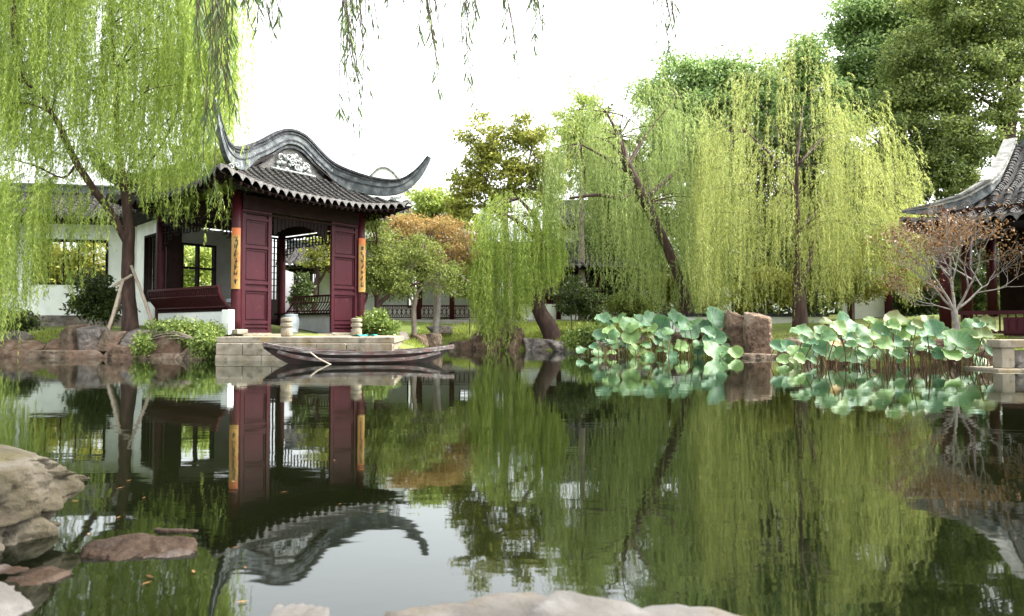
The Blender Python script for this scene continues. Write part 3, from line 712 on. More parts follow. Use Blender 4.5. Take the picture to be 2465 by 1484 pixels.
rl.bb((x0, -.03, .5), (x1, .03, .56)); rl.bb((x0, -.03, .06), (x1, .03, .1))
for i in range(n + 1):
    x = x0 + (x1 - x0) * i / n; rl.bb((x - .014, -.015, .1), (x + .014, .015, .5))
    if i < n:
        w = (x1 - x0) / n; xm = x + w / 2
        for q in ((x, .3, xm, .48), (xm, .48, x + w, .3), (x, .3, xm, .12), (xm, .12, x + w, .3)): rl.bar((q[0], 0, q[1]), (q[2], 0, q[3]), .022)
rl.build('fretwork_rail', m_redcol, t, local=True)
MB().bb((al3(1250), .1, .002), (L3, .3, .62)).build('low_wall', m_white, t, local=True)
lp = MB(); x0, x1 = al3(1255), al3(1500)
for i in range(40): lp.bb((x0 + (x1 - x0) * i / 40, .15, .622), (x0 + (x1 - x0) * i / 40 + .03, .2, 1.84))
for z in (.65, 1.0, 1.4, 1.8): lp.bb((x0, .21, z), (x1, .24, z + .04))
lp.bb((x0, .24, .622), (x1, .27, .95)); lp.build('lattice_window', m_redcol, t, local=True)
gable_roof(L3, -.8, .9, 2.5, 2.1, 2.95, 60, t)
# far gable house
gh = thing('gable_house', 'tall white gable wall with curved grey coping rising behind the pavilion roof', 'house', (P(905, 700, 40).x, 40, .9))
def gpt(px, py, Y=40): q = P(px, py, Y); return q
poly = [gpt(840, 640), gpt(840, 495), gpt(880, 440), gpt(905, 412), gpt(922, 405), gpt(940, 412), gpt(962, 436), gpt(1022, 512), gpt(1022, 640)]
MB().prism(poly, (0, .4, 0)).build('gable_wall', m_white, gh)
cp = MB(); sweep(cp, [p + Vector((0, .2, 0)) for p in catmull(poly[1:8], 4)], .45, -.05, .08); cp.build('coping', m_hipcap, gh)
def fgh(s, t_): return (poly[7].x - 2.0 + 2.1 * 0 + (-3.6) * s + 1.4, 39.2 - 1.2 * t_, gpt(900, 508).z - .9 * t_)
mb = MB(); tile_rows(mb, fgh, 16, 6, .09); mb.build('lean_to_roof', m_tile, gh)
MB().bb((gpt(880, 0).x, 38.7, .9), (gpt(1010, 0).x, 39.0, gpt(900, 535).z)).build('lower_wall', m_white, gh)
# far two storey house
Yh = 36; q0, q1 = P(1325, 600, Yh), P(1560, 600, Yh)
t = thing('two_storey_house', 'far two storey house with white ridge and dark tiles showing through the willows', 'house', (q0.x, Yh, 1.0)); Lh = q1.x - q0.x
wall_boxes(Lh, 0, P(0, 555, Yh).z - 1, [(.5, 1.3, 2.5, 3.7), (1.9, 2.7, 2.5, 3.7), (3.3, 4.1, 2.5, 3.7)], .3).build('wall_body', m_white, t, local=True)
for i in range(3): window_frame((.5 + 1.4 * i, 1.3 + 1.4 * i, 2.5, 3.7), 0, 4, .07, t)
for i in range(5): MB().lathe([(.12, 0), (.12, 4.0)], (.1 + i * (Lh - .2) / 4, -.7, 0), 8).build('column', m_redcol, t, local=True)
gable_roof(Lh, -1.1, 1.2, 3.4, P(0, 548, Yh).z - 1, P(0, 478, Yh).z - 1.1, 18, t, rad=.1)
# right hand hall, its front turned towards the pond
K = Vector((8.72, 15.5, 0)); ha = math.atan2(-.73, .68); ZH = .5
t = thing('hall', 'red columned hall with pale hip ridge and steep tiled roof at the right edge', 'hall', (K.x, K.y, ZH), ha)
HL = 8.0
def hz(y):                                    # height of the front slope y metres in from the eave
    return float(np.interp(y, [0, .5, 1.0, 1.2, 2.0, 2.6, 3.5], [2.84, 3.02, 3.24, 3.50, 3.86, 4.28, 4.95])) - ZH + .06
def fh(s, t_):
    x = HL * s; top = min(3.5, x) if x < 1.2 else 3.5; y = top * (1 - t_); m = max(0, 1 - x / 1.3) * t_
    return (x - .1 * m, y - .1 * m, hz(y) + .15 * m * m)
def fhs(s, t_):
    y = 5.5 * s; top = min(1.2, y) if y < 1.2 else 1.2; x = top * (1 - t_)
    return (x, y, hz(x))
mb = MB(); tile_rows(mb, fh, 32, 14, .075); tile_rows(mb, fhs, 22, 6, .075); rf = mb.build('roof', m_tile, t, local=True)
md = MB(); drip_row(md, fh, 32, .09); drip_row(md, fhs, 22, .09); md.build('drip_tiles', m_drip, rf, local=True)
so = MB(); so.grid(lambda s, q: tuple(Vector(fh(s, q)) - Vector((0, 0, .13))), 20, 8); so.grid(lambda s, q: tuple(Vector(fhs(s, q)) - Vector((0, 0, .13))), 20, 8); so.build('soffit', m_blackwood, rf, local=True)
path = catmull([(-.08, -.08, hz(0) + .30), (.3, .3, hz(.3) + .22), (.8, .8, hz(.8) + .17), (1.15, 1.15, hz(1.15) + .16), (1.22, 1.35, hz(1.35) + .15), (1.22, 2.2, hz(2.2) + .10), (1.22, 3.4, hz(3.4) + .1)], 5)
r1 = MB(); nk = len(path); kk = [min(1, .18 + 3.2 * i / nk) for i in range(nk)]; sweep(r1, path, [.16 * q for q in kk], [-.13 * q for q in kk], [.07 * q for q in kk]); r1 = r1.build('hip_ridge', m_ridge, rf, local=True)
r2 = MB(); 
for w_, za, zb in ((.26, .072, .10), (.12, .102, .15), (.24, .152, .19)): sweep(r2, path, [w_ * q for q in kk], [za * q for q in kk], [zb * q + .004 for q in kk])
r2.build('ridge_cap', m_hipcap, r1, local=True)
MB().bb((1.4, 3.42, hz(3.5) - .05), (HL, 3.62, hz(3.5) + .14)).build('main_ridge', m_ridge, rf, local=True)
MB().prism([(1.5, 1.4, hz(1.4) - .2), (1.5, 3.5, hz(3.5) - .1), (1.5, 5.6, hz(1.4) - .2)], (.1, 0, 0)).build('gable_wall', m_white, rf, local=True)
MB().bb((.4, .4, -.6), (HL, 6, -.05)).build('plinth', m_stone, t, local=True)
for x, y in ((.55, .55), (2.6, .55), (4.8, .55), (.55, 2.2), (1.9, 2.2), (.55, 4.4)): MB().lathe([(.12, -.05), (.12, 2.75)], (x, y, 0), 12).build('column', m_redcol, t, local=True, smooth=True)
MB().bb((.5, .49, 2.45), (HL, .61, 2.7)).bb((.49, .62, 2.45), (.61, 5, 2.7)).build('beam', m_darkwood, t, local=True)
dw = MB().bb((2.55, 1.32, -.05), (HL, 1.4, 2.7))
for i in range(9):
    x = 2.6 + i * .58
    for za, zb in ((0, .1), (.82, .9), (1.1, 1.18), (2.5, 2.6)): dw.bb((x + .07, 1.27, za), (x + .51, 1.318, zb))
    for xa in (x, x + .51): dw.bb((xa, 1.265, -.04), (xa + .07, 1.319, 2.65))
    for j in range(5): dw.bb((x + .11 + j * .085, 1.29, 1.18), (x + .125 + j * .085, 1.317, 2.5))
dw.build('door_leaves', m_hallred, t, local=True)
MB().bb((1.6, .6, -.05), (HL, .66, .36)).build('dado_panel', m_hallred, t, local=True)
ra = MB().bb((.66, .52, .42), (HL, .58, .5)).bb((.66, .52, .02), (HL, .58, .08))
for i in range(52): ra.bb((.7 + i * .14, .535, .081), (.725 + i * .14, .565, .419))
ra.build('fretwork_rail', m_redcol, t, local=True)
bw = MB().bb((.5, 5.4, -.05), (HL, 5.5, 2.9)).bb((HL - .2, 2.4, -.05), (HL, 5.39, 2.9)); bw.build('back_wall', m_darkwood, t, local=True)
# white wall and low wall behind the right willow
for (nm, lab, pa, pb, Y, y0, y1, extra) in (('garden_wall', 'white garden wall panel with a red post left of the right hand hall', 2035, 2140, 20.5, 780, 640, True),
                                     ('low_garden_wall', 'low pale grey wall behind the brown boulders', 1600, 1990, 20.0, 800, 763, False),
                                     ('garden_wall', 'white garden wall glimpsed between trunks behind the left lotus clump', 1680, 1760, 23.5, 790, 690, False)):
    qa, qb = P(pa, y0, Y), P(pb, y1, Y); t = thing(nm, lab, 'wall', (qa.x, Y, qa.z))
    MB().bb((qa.x, Y, qa.z - .4), (qb.x, Y + .22, qb.z)).build('wall_body', m_white, t)
    MB().bb((qa.x - .05, Y - .05, qb.z + .002), (qb.x + .05, Y + .27, qb.z + .09)).build('coping', m_cap, t)
    if extra:
        for px in (2030, 2118): x = P(px, 0, Y).x; MB().lathe([(.1, -.3), (.1, 2.3)], (x, Y - .2, qa.z), 10).build('post', m_redcol, t)

# ------------------------------------------------------------------ rocks
def rock_mesh(name, size, seed, sub=5, nf=7, rough=.06, boxy=.28):
    bm = bmesh.new(); bmesh.ops.create_icosphere(bm, subdivisions=sub, radius=1)
    r = random.Random(seed); planes = []
    for ax in ((1, 0, 0), (-1, 0, 0), (0, 1, 0), (0, -1, 0), (0, 0, 1), (0, 0, -1)):
        n = (Vector(ax) + Vector((r.gauss(0, boxy), r.gauss(0, boxy), r.gauss(0, boxy * .7)))).normalized(); planes.append((n, r.uniform(.70, .82)))
    for i in range(nf):
        n = Vector((r.choice((-1, 1)) * r.uniform(.4, 1), r.choice((-1, 1)) * r.uniform(.4, 1), r.uniform(-.5, 1))).normalized(); planes.append((n, r.uniform(.80, 1.0)))
    off = Vector((seed * 3.7, seed * 1.3, 0)); sc = Vector(size); m_ = max(size)
    for v in bm.verts:
        d = v.co.normalized(); q = sorted(k / max(.05, n.dot(d)) for n, k in planes); rad = q[0] - .10 * max(0, .12 - (q[1] - q[0]))
        p = d * min(rad, 1.3); w = Vector((p.x * sc.x, p.y * sc.y, p.z * sc.z)) / m_ * 1.3
        f1 = noise.fractal(w * 2.0 + off, 1, 2, 6); f2 = noise.fractal(w * 8 + off, .8, 2, 5)
        vd = noise.voronoi(w * 2.1 + off + Vector((f1, f1, f1)) * .3)[0]; crack = max(0, .10 - (vd[1] - vd[0])) / .10
        p += d * (f1 * rough * 1.5 + f2 * rough * .6 - crack * rough * 1.3)
        v.co = Vector((p.x * size[0] / 1.6, p.y * size[1] / 1.6, p.z * size[2] / 1.55))
    me = bpy.data.meshes.new(name); bm.to_mesh(me); bm.free()
    me.polygons.foreach_set('use_smooth', [True] * len(me.polygons))
    return me
RS = [0]
def rock(label, x0, x1, yt, yb, Y, depth, mat, name='rock', sub=5, rz=0, group=None, rough=.042, cat='rock'):
    RS[0] += 1
    ztop = P(0, yt, Y).z; zb = min(P(0, yb, Y).z, ztop - .08) - .10; bx_ = .1 if 'square' in label or 'cube' in label or 'block' in label or 'narrow' in label else .24; X0, X1 = P(x0, 0, Y).x, P(x1, 0, Y).x
    c = Vector(((X0 + X1) / 2, Y + depth * .35, (ztop + zb) / 2))
    me = rock_mesh(name, ((X1 - X0) * .98, depth, (ztop - zb)), RS[0] + 20, sub, 4 if bx_ < .2 else 7, rough * (.7 if bx_ < .2 else 1), bx_)
    me.transform(Matrix.Translation((0, 0, (ztop - zb) / 2)))
    me.materials.append(mat); o = bpy.data.objects.new(name, me); C.objects.link(o); o.location = (c.x, c.y, zb); o.rotation_euler = (0, 0, rz)
    return tag(o, label, cat, group)
LB = 'bank rocks left of the landing stage'
for a_ in [
    ('broad flat brown rock at the left edge of the picture, just above the water', -30, 112, 822, 858, 16.0, 1.0, m_rock_r),
    ('long low pale slab lying along the water below the grey cube-shaped rock', 88, 285, 842, 864, 15.2, .7, m_rock),
    ('sloping brown rock between the edge slab and the upright bank rocks', 118, 205, 815, 846, 15.7, .8, m_rock_r),
    ('upright brown rock left of the dark cube-shaped rock', 158, 204, 786, 842, 15.5, .7, m_rock),
    ('dark grey cube-shaped rock below the leaning poles', 198, 254, 787, 845, 15.3, .7, m_rock_g),
    ('tan block-shaped rock right of the dark cube-shaped rock', 248, 310, 796, 838, 15.2, .7, m_rock),
    ('brown split rock at the waterline below the tan block-shaped rock', 262, 352, 832, 866, 14.9, .7, m_rock_r),
    ('pale top rock under the willow trunk and above the grass edge', 302, 368, 800, 840, 15.1, .7, m_rock_g),
    ('large square brown rock left of the leafy bush', 366, 455, 803, 852, 14.8, .8, m_rock_r),
    ('low dark brown rock at the waterline below the large square rock', 345, 455, 850, 872, 14.6, .5, m_rock),
    ('dark wet rock under the leafy bush beside the stone landing', 448, 530, 832, 872, 14.3, .6, m_rock),
    ('small dark round rock among the hanging willow strands at far left', 38, 80, 802, 835, 16.4, .5, m_rock_g),
    ('dark rounded rock at the left edge behind the broad flat rock', -25, 22, 800, 830, 16.9, .6, m_rock_g)]:
    rock(*a_, group=LB)
CB = 'rocks along the far lawn bank'
for a_ in [
    ('dark red brown rock on the grass just right of the landing stage', 985, 1030, 806, 828, 19.0, .6, m_rock_r),
    ('pale streaked red rock on the grass behind the boat', 1024, 1066, 802, 828, 19.3, .6, m_rock),
    ('flat pale slab at the water behind the right tip of the boat', 1080, 1150, 824, 842, 21.2, .7, m_rock),
    ('sloping red rock on the bank left of the trailing willow strands', 1132, 1200, 806, 846, 21.0, .8, m_rock_r),
    ('tall red rock directly behind the trailing willow strands', 1165, 1218, 790, 846, 21.2, .8, m_rock_r),
    ('squat red rock on the bank between the trailing strands and the leaning trunk', 1212, 1264, 797, 846, 21.1, .8, m_rock_r),
    ('dark low bank rock in shade under the leaning willow trunk', 1258, 1340, 818, 848, 20.8, .7, m_rock_g),
    ('long dark bank rock right of the leaning willow trunk', 1335, 1420, 822, 856, 19.2, .8, m_rock_g),
    ('grey stone half buried in the lawn beside the white-trunked tree', 1035, 1090, 786, 797, 22.5, .6, m_rock_g),
    ('dark mossy rock beside the shrubs right of the landing stage', 930, 985, 802, 828, 18.0, .7, m_rock_g)]:
    rock(*a_, group=CB)
RB = 'rocks on the right bank around the lotus'
for a_ in [
    ('tall narrow red boulder standing left of the square boulder between the lotus clumps', 1744, 1786, 754, 840, 15.9, .6, m_rock_r),
    ('big square pinkish boulder between the two lotus clumps', 1790, 1856, 758, 850, 15.3, .7, m_rock_r),
    ('long flat dark slab at the water below the square boulder', 1776, 1900, 853, 868, 14.9, .6, m_rock),
    ('rust red rock behind the left lotus clump beside the narrow boulder', 1690, 1756, 795, 858, 16.3, .6, m_rock_r),
    ('brown bank rock hidden behind the middle of the left lotus clump', 1560, 1700, 800, 860, 17.0, .7, m_rock),
    ('dark bank rock behind the left end of the left lotus clump', 1430, 1570, 808, 860, 17.6, .7, m_rock_g),
    ('brown bank rock behind the left end of the right lotus clump', 1875, 2000, 822, 872, 14.4, .7, m_rock),
    ('brown bank rock behind the yellow lotus leaves', 1990, 2120, 826, 874, 13.9, .7, m_rock_r),
    ('dark brown bank rock below the trunk side of the pale tree', 2110, 2230, 826, 878, 13.6, .7, m_rock),
    ('pinkish bank rock at the foot of the pale bare tree', 2220, 2330, 818, 880, 13.2, .7, m_rock_r),
    ('brown bank rock next to the stone rail at right', 2310, 2410, 830, 885, 12.4, .7, m_rock)]:
    rock(*a_, group=RB)
# near shore
def nrock(label, lo, hi, mat, seed, rough=.05, rot=(0, 0, 0), boxy=.12, nf=3):
    size = [hi[i] - lo[i] for i in range(3)]
    me = rock_mesh('shore_rock', size, seed, 6, nf, rough, boxy); me.materials.append(mat)
    o = bpy.data.objects.new('shore_rock', me); C.objects.link(o); o.location = [(hi[i] + lo[i]) / 2 for i in range(3)]; o.rotation_euler = rot; return tag(o, label, 'rock', 'rocks on the near shore')
nrock('long smooth pale rock across the bottom middle of the picture', (-.25, .60, -.3), (.66, 1.19, .195), m_rock_f, 31, .022, (0, .05, -.05), .10, 6)
nrock('small smooth pale rock left of the long rock at the bottom', (-.39, .70, -.3), (-.25, 1.19, .165), m_rock_f, 34, .012, (0, 0, 0), .06, 3)
nrock('big blocky mossy rock with a flat pale top at the left edge', (-2.6, 1.86, .09), (-1.34, 2.42, .25), m_rock_m, 35, .05, (0, .03, 0), .10, 3)
nrock('lower ledge of brown rock under the big blocky rock at the left edge', (-2.6, 1.83, -.12), (-1.36, 2.35, .115), m_rock_m, 44, .06, (0, .04, 0), .14, 4)
nrock('pale rounded rock in the bottom left corner', (-1.6, 1.35, -.3), (-1.08, 1.62, .09), m_rock_f, 37, .02, (0, .05, .1), .12, 5)
nrock('dark red wet rock between the corner rock and the big blocky rock', (-1.7, 1.55, -.3), (-1.13, 1.85, .0), m_wet, 38, .06)
nrock('flat wet reddish slab just breaking the water surface at left', (-1.17, 1.89, -.12), (-.87, 2.06, .012), m_wet, 39, .05, (-.02, -.04, .22), .2, 5)
nrock('small narrow reddish rock barely above water just beyond the flat wet slab', (-1.10, 2.16, -.14), (-.96, 2.28, -.004), m_wet, 42, .02)

# stone rail at right
b0 = P(2402, 890, 10.5)
t = thing('stone_rail', 'low pale stone rail of posts and slab seat by the water at the right edge', 'stone rail', (b0.x, 10.5, 0))
MB().bb((b0.x - .12, 10.32, -.3), (b0.x + 4, 11.1, .035)).build('base_slab', m_stone, t, bevel=.012)
for i in range(4): MB().bb((b0.x + .03 + i * .9, 10.45, .037), (b0.x + .22 + i * .9, 10.66, .335)).build('post', m_stone, t, bevel=.01)
MB().bb((b0.x - .02, 10.42, .337), (b0.x + 4, 10.72, .46)).build('top_slab', m_stone, t, bevel=.014)
MB().bb((b0.x + .221, 10.52, .04), (b0.x + .9, 10.58, .3)).build('infill_panel', m_rock_g, t, bevel=.01)

# ------------------------------------------------------------------ trees
def limb(mb, pts, n=7, k=4, wob=.03):
    """pts: (Vector, radius)"""
    v = catmull([p for p, r in pts], k); rr_ = np.interp(np.linspace(0, len(pts) - 1, len(v)), range(len(pts)), [r for p, r in pts])
    for i in range(1, len(v) - 1):
        v[i] = v[i] + Vector((noise.noise(v[i] * 2.1), noise.noise(v[i] * 2.1 + Vector((5, 0, 0))), 0)) * wob
    mb.tube(v, list(rr_), n)
def lp(Y, *pts): return [(P(x, y, Y + (q[0] if q else 0)), r) for x, y, r, *q in pts]
def twigs(mb, tops, root_pts, n, r=.02, sag=.2):
    """thin boughs from the nearest root point out to sampled foliage points"""
    rp = np.array([[*p] for p in root_pts])
    idx = rng.choice(len(tops), min(n, len(tops)), replace=False)
    for i in idx:
        q = tops[i]; dz = rp - q; dist = np.sqrt((dz[:, :2] ** 2).sum(1) + (np.maximum(0, dz[:, 2]) * 1.5) ** 2 + dz[:, 2] ** 2 * .3)
        a_ = Vector(rp[dist.argmin()]); b_ = Vector(q); m_ = (a_ + b_) / 2 + Vector((0, 0, sag * (b_ - a_).length * .4))
        mb.tube(catmull([a_, m_, b_], 4), list(np.linspace(r, r * .35, 9)), 5)
def strands(tops, length, axis, dens=34, leaf=.085, wid=.016, arch=.28, splay=.42, zmin=-9):
    """leaves of hanging willow shoots: tops (N,3), length (N,), axis xy of the trunk"""
    N = len(tops); out = np.stack([tops[:, 0] - axis[0], tops[:, 1] - axis[1], np.zeros(N)], -1) + rng.normal(size=(N, 3)) * [.5, .5, 0]
    out[:, 2] = 0; out = nrm(out); ph = rng.uniform(0, 6.28, (N, 2)); am = rng.uniform(.01, .05, N); ar = arch * rng.uniform(.4, 1.3, N)
    cnt = np.maximum(3, (length * dens).astype(int)); idx = np.repeat(np.arange(N), cnt)
    s = rng.uniform(0, 1, len(idx)) ** .92 * length[idx]
    e = 1 - np.exp(-s / ar[idx])
    p = tops[idx] + out[idx] * (ar[idx] * e)[:, None]
    p[:, 2] += .35 * ar[idx] * np.sin(np.minimum(s / ar[idx], math.pi)) - np.maximum(0, s - ar[idx] * e * .7)
    p[:, 0] += am[idx] * np.sin(s * 2.2 + ph[idx, 0]) * s; p[:, 1] += am[idx] * np.sin(s * 2.0 + ph[idx, 1]) * s
    d = rng.normal(size=(len(idx), 3)) * splay; d[:, 2] = -1 + .25 * rng.normal(size=len(idx)); d += out[idx] * (.8 * np.exp(-s / ar[idx]))[:, None]
    k = p[:, 2] > zmin
    return p[k], nrm(d)[k], leaf * rng.uniform(.65, 1.2, k.sum()), wid * rng.uniform(.7, 1.2, k.sum())
def sample_profile(xs_, tops_, spans, n, Y0, Y1, thin=.0, freq=.9, power=1.2, bunch=8, bs=.16):
    nb = n // bunch + 1; x = rng.uniform(xs_[0], xs_[-1], nb); yt = np.interp(x, xs_, tops_); sp = np.interp(x, xs_, spans)
    y = yt + sp * rng.uniform(0, 1, nb) ** power; Y = rng.uniform(Y0, Y1, nb)
    p = PXa(x, y, Y); keep = np.array([noise.noise(Vector(q) * freq) for q in p]) > thin - .5
    p = p[keep]; p = np.repeat(p, bunch, 0) + rng.normal(size=(len(p) * bunch, 3)) * [bs * .62, bs * .62, bs * 1.1]
    return p
def limit_len(tops, L, xs_, bots, Y):
    """shorten shoots so that their tips follow the hem of the crown"""
    px = tops[:, 0] / tops[:, 1] * F + CX; zb = PXa(px, np.interp(px, xs_, bots) + rng.normal(size=len(px)) * 22, tops[:, 1])[:, 2]
    return np.clip(np.minimum(L, tops[:, 2] - zb), .25, None)
def cat(*parts): return [np.concatenate(q) for q in zip(*parts)]

# W1: big willow on the left bank, propped by poles
Y1 = 16.4; b = P(312, 778, Y1); b.z = gz1(b.x, Y1)
w1 = thing('willow_tree', 'big willow with a dark trunk propped by poles on the left bank', 'tree', b, 0, 'weeping willows around the pond')
mb = MB()
trunk = lp(Y1, (313, 800, .20), (312, 760, .165), (310, 700, .145), (308, 620, .135), (311, 550, .12), (305, 490, .105), (296, 430, .085), (284, 360, .07), (281, 280, .055), (280, 170, .04), (268, 60, .03), (262, -80, .02))
limb(mb, trunk, 10)
L2_ = lp(Y1, (309, 590, .09), (262, 505, .085, -.3), (222, 450, .08, -.6), (190, 400, .075, -.8), (150, 320, .065, -.9), (122, 270, .05, -1), (95, 225, .035, -1), (58, 190, .03, -1.1), (46, 100, .028, -1.1), (30, -20, .024, -1.1))
limb(mb, L2_, 8)
for q in (lp(Y1, (122, 272, .03, -1), (70, 250, .02, -1.1), (10, 250, .01, -1.2)), lp(Y1, (185, 395, .03, -.8), (150, 428, .025, -.9), (80, 398, .018, -1), (10, 380, .01, -1)), lp(Y1, (281, 262, .03), (240, 228, .025, .1), (190, 202, .018, .2), (120, 175, .01, .2)),
          lp(Y1, (300, 455, .04), (340, 420, .03, -.3), (400, 330, .025, -.6), (450, 200, .02, -.8), (470, 60, .014, -1)), lp(Y1, (282, 330, .035), (340, 240, .028, .2), (400, 120, .02, .3), (430, -30, .014, .3)),
          lp(Y1, (303, 470, .03), (350, 455, .02, .2), (420, 400, .014, .3), (480, 380, .01, .3)), lp(Y1, (30, 20, .05, -1.3), (38, 120, .06, -1.2), (50, 200, .05, -1.1))): limb(mb, q, 6)
roots = [p for q in (trunk, L2_) for p, r in q[4:]]
tA = sample_profile([-40, 515], [-320, -320], [470, 470], 5200, 14.6, 18.8, .12, .8)
tB = sample_profile([-20, 250, 525], [120, 140, 100], [230, 230, 250], 2600, 14.8, 18.4, .24, .9)
tC = sample_profile([-40, 120], [380, 420], [110, 110], 330, 14.6, 16.4, .2); tD = sample_profile([100, 270], [340, 400], [120, 120], 240, 15.2, 17, .3)
tE = sample_profile([335, 500], [330, 330], [110, 90], 420, 14.8, 17, .2); tG = sample_profile([490, 580], [-260, -200], [420, 200], 110, 14.4, 16.5, .1, 1, 1, 3, .2)
tF = sample_profile([430, 545], [-250, -120], [380, 380], 520, 14.2, 15.8, .15)
tw = np.concatenate([tA, tB]); twigs(mb, tw, roots, 60, .016)
mb.build('trunk', m_bark, w1, smooth=True)
U = rng.uniform
S = cat(strands(tA, U(.9, 2.4, len(tA)), b, 38, .095, .0158), strands(tB, limit_len(tB, U(.7, 1.7, len(tB)), [-40, 60, 150, 330, 520], [440, 400, 420, 470, 500], Y1), b, 38, .095, .0158),
        strands(tC, limit_len(tC, U(1.8, 3.6, len(tC)), [-40, 40, 120], [800, 830, 720], Y1), b, 40, .095, .0145), strands(tD, limit_len(tD, U(.8, 3.2, len(tD)), [110, 150, 200, 270], [790, 800, 740, 560], Y1), b, 38, .095, .0158),
        strands(tE, limit_len(tE, U(.6, 2.0, len(tE)), [335, 400, 460, 505], [500, 550, 560, 500], Y1), b, 40, .095, .0145), strands(tF, U(1.2, 3.9, len(tF)) * .9, b, 40, .10, .015), strands(tG, U(.8, 4.4, len(tG)), b, 30, .11, .019))
leaf_mesh('crown', *S, m_willow, w1)
for (p0, p1, lab) in (((296, 672, 16.1), (246, 795, 15.55), 'pale prop pole leaning on the big willow, left and nearest the water'), ((306, 668, 16.5), (262, 782, 16.9), 'thin prop pole behind the trunk of the big willow, left side'), ((316, 640, 16.3), (382, 772, 15.9), 'pale prop pole leaning on the big willow from the right')):
    a_, b_ = P(*p0), P(*p1); b_.z = gz1(b_.x, b_.y) - .05
    o = MB().tube([a_, (a_ + b_) / 2 + Vector((.02, 0, .0)), b_], [.035, .04, .045], 8).build('prop_pole', m_pole, origin=b_, smooth=True); tag(o, lab, 'pole', 'prop poles around the big willow')
a_, b_ = P(272, 690, 16.1), P(318, 662, 16.15)
o = MB().tube([a_, b_], .03, 7).build('prop_pole', m_pole, origin=a_); tag(o, 'short crosswise pole tied across the trunk of the big willow', 'pole', 'prop poles around the big willow')

# W2: small rounded willow on the far lawn
Y2 = 21.4; b = P(1330, 806, Y2); b.z = gz1(b.x, Y2)
w2 = thing('willow_tree', 'small rounded willow with a leaning trunk, its strands trailing to the water at the centre', 'tree', b, 0, 'weeping willows around the pond'); mb = MB()
tr2 = lp(Y2, (1338, 835, .30), (1322, 790, .27), (1298, 745, .22), (1290, 690, .15), (1295, 620, .12), (1300, 570, .10), (1285, 520, .07), (1250, 480, .04)); limb(mb, tr2, 10)
limb(mb, lp(Y2, (1300, 600, .08), (1320, 600, .07, -.2), (1340, 610, .03, -.4)), 6); limb(mb, lp(Y2, (1296, 580, .08), (1240, 530, .06, -.3), (1190, 510, .03, -.4)), 6)
xs2, tp2 = [1128, 1150, 1190, 1235, 1290, 1325, 1348], [600, 530, 475, 455, 465, 510, 580]
t2 = sample_profile(xs2, tp2, [60, 110, 150, 170, 130, 90, 60], 1000, 20.2, 22.2, .1, 1.2, 1.3, 8, .12)
twigs(mb, t2, [p for p, r in tr2[4:]], 40, .018); mb.build('trunk', m_bark, w2, smooth=True)
L = limit_len(t2, U(1.8, 5.4, len(t2)), [1128, 1150, 1180, 1215, 1235, 1260, 1300, 1348], [590, 700, 825, 845, 790, 770, 690, 650], Y2)
leaf_mesh('crown', *strands(t2, L, (P(1240, 0, Y2).x, Y2), 40, .10, .016, .3), m_willow, w2)

# W3: tall willow with a trunk leaning left
Y3 = 20.35; b = P(1668, 800, Y3); b.z = gz1(b.x, Y3)
w3 = thing('willow_tree', 'tall grey green willow with a dark trunk leaning left behind the left lotus clump', 'tree', b, 0, 'weeping willows around the pond'); mb = MB()
tr3 = lp(Y3, (1672, 815, .17), (1660, 760, .15), (1642, 690, .14), (1615, 620, .14), (1588, 560, .15), (1555, 490, .16), (1525, 430, .15), (1508, 390, .12), (1490, 330, .06, .6), (1460, 270, .03, 1.)); limb(mb, tr3, 10)
for q in (lp(Y3, (1640, 690, .10), (1640, 750, .10), (1645, 810, .12)), lp(Y3, (1535, 450, .07), (1500, 478, .06, -.3), (1440, 470, .05, -.6), (1370, 478, .03, -.8)), lp(Y3, (1520, 420, .05), (1440, 370, .035, -.3), (1400, 350, .02, -.3)), lp(Y3, (1512, 400, .07), (1545, 340, .05, .8), (1590, 280, .03, 1.2), (1640, 230, .02, 1.4)),
          lp(Y3, (1550, 480, .08), (1620, 420, .05, 1.2), (1680, 360, .03, 1.6)), lp(Y3, (1505, 390, .05), (1470, 345, .03, .2), (1430, 330, .015, .3))): limb(mb, q, 6)
xs3, tp3 = [1335, 1380, 1440, 1520, 1600, 1660, 1740], [280, 230, 200, 185, 200, 260, 340]
t3 = sample_profile(xs3, tp3, [140, 220, 280, 300, 300, 260, 200], 1900, 19.6, 23.0, .44, .8, 1.1, 8, .16)
twigs(mb, t3, [p for p, r in tr3[5:]] + [P(1400, 350, Y3), P(1640, 240, Y3), P(1680, 360, Y3)], 90, .02); mb.build('trunk', m_bark, w3, smooth=True)
L = limit_len(t3, U(1.2, 4.0, len(t3)), [1335, 1400, 1450, 1520, 1600, 1740], [560, 640, 700, 720, 780, 760], Y3)
t3b = sample_profile([1460, 1600, 1740], [430, 520, 480], [160, 120, 160], 520, 19.7, 22.6, .28, 1, 1, 8, .14)
L3b = limit_len(t3b, U(1.2, 3.2, len(t3b)), [1460, 1600, 1740], [730, 770, 770], Y3)
ax = (P(1530, 0, Y3).x, Y3)
t3w = sample_profile(xs3, [q - 55 for q in tp3], [70] * 7, 150, 19.6, 22.6, 0, 1, 1, 3, .2); t3 = np.concatenate([t3, t3w]); L = np.concatenate([L, U(.4, 1.3, len(t3w))])
leaf_mesh('crown', *cat(strands(t3, L, ax, 38, .10, .015, .35), strands(t3b, L3b, ax, 38, .10, .015)), m_willow_g, w3)

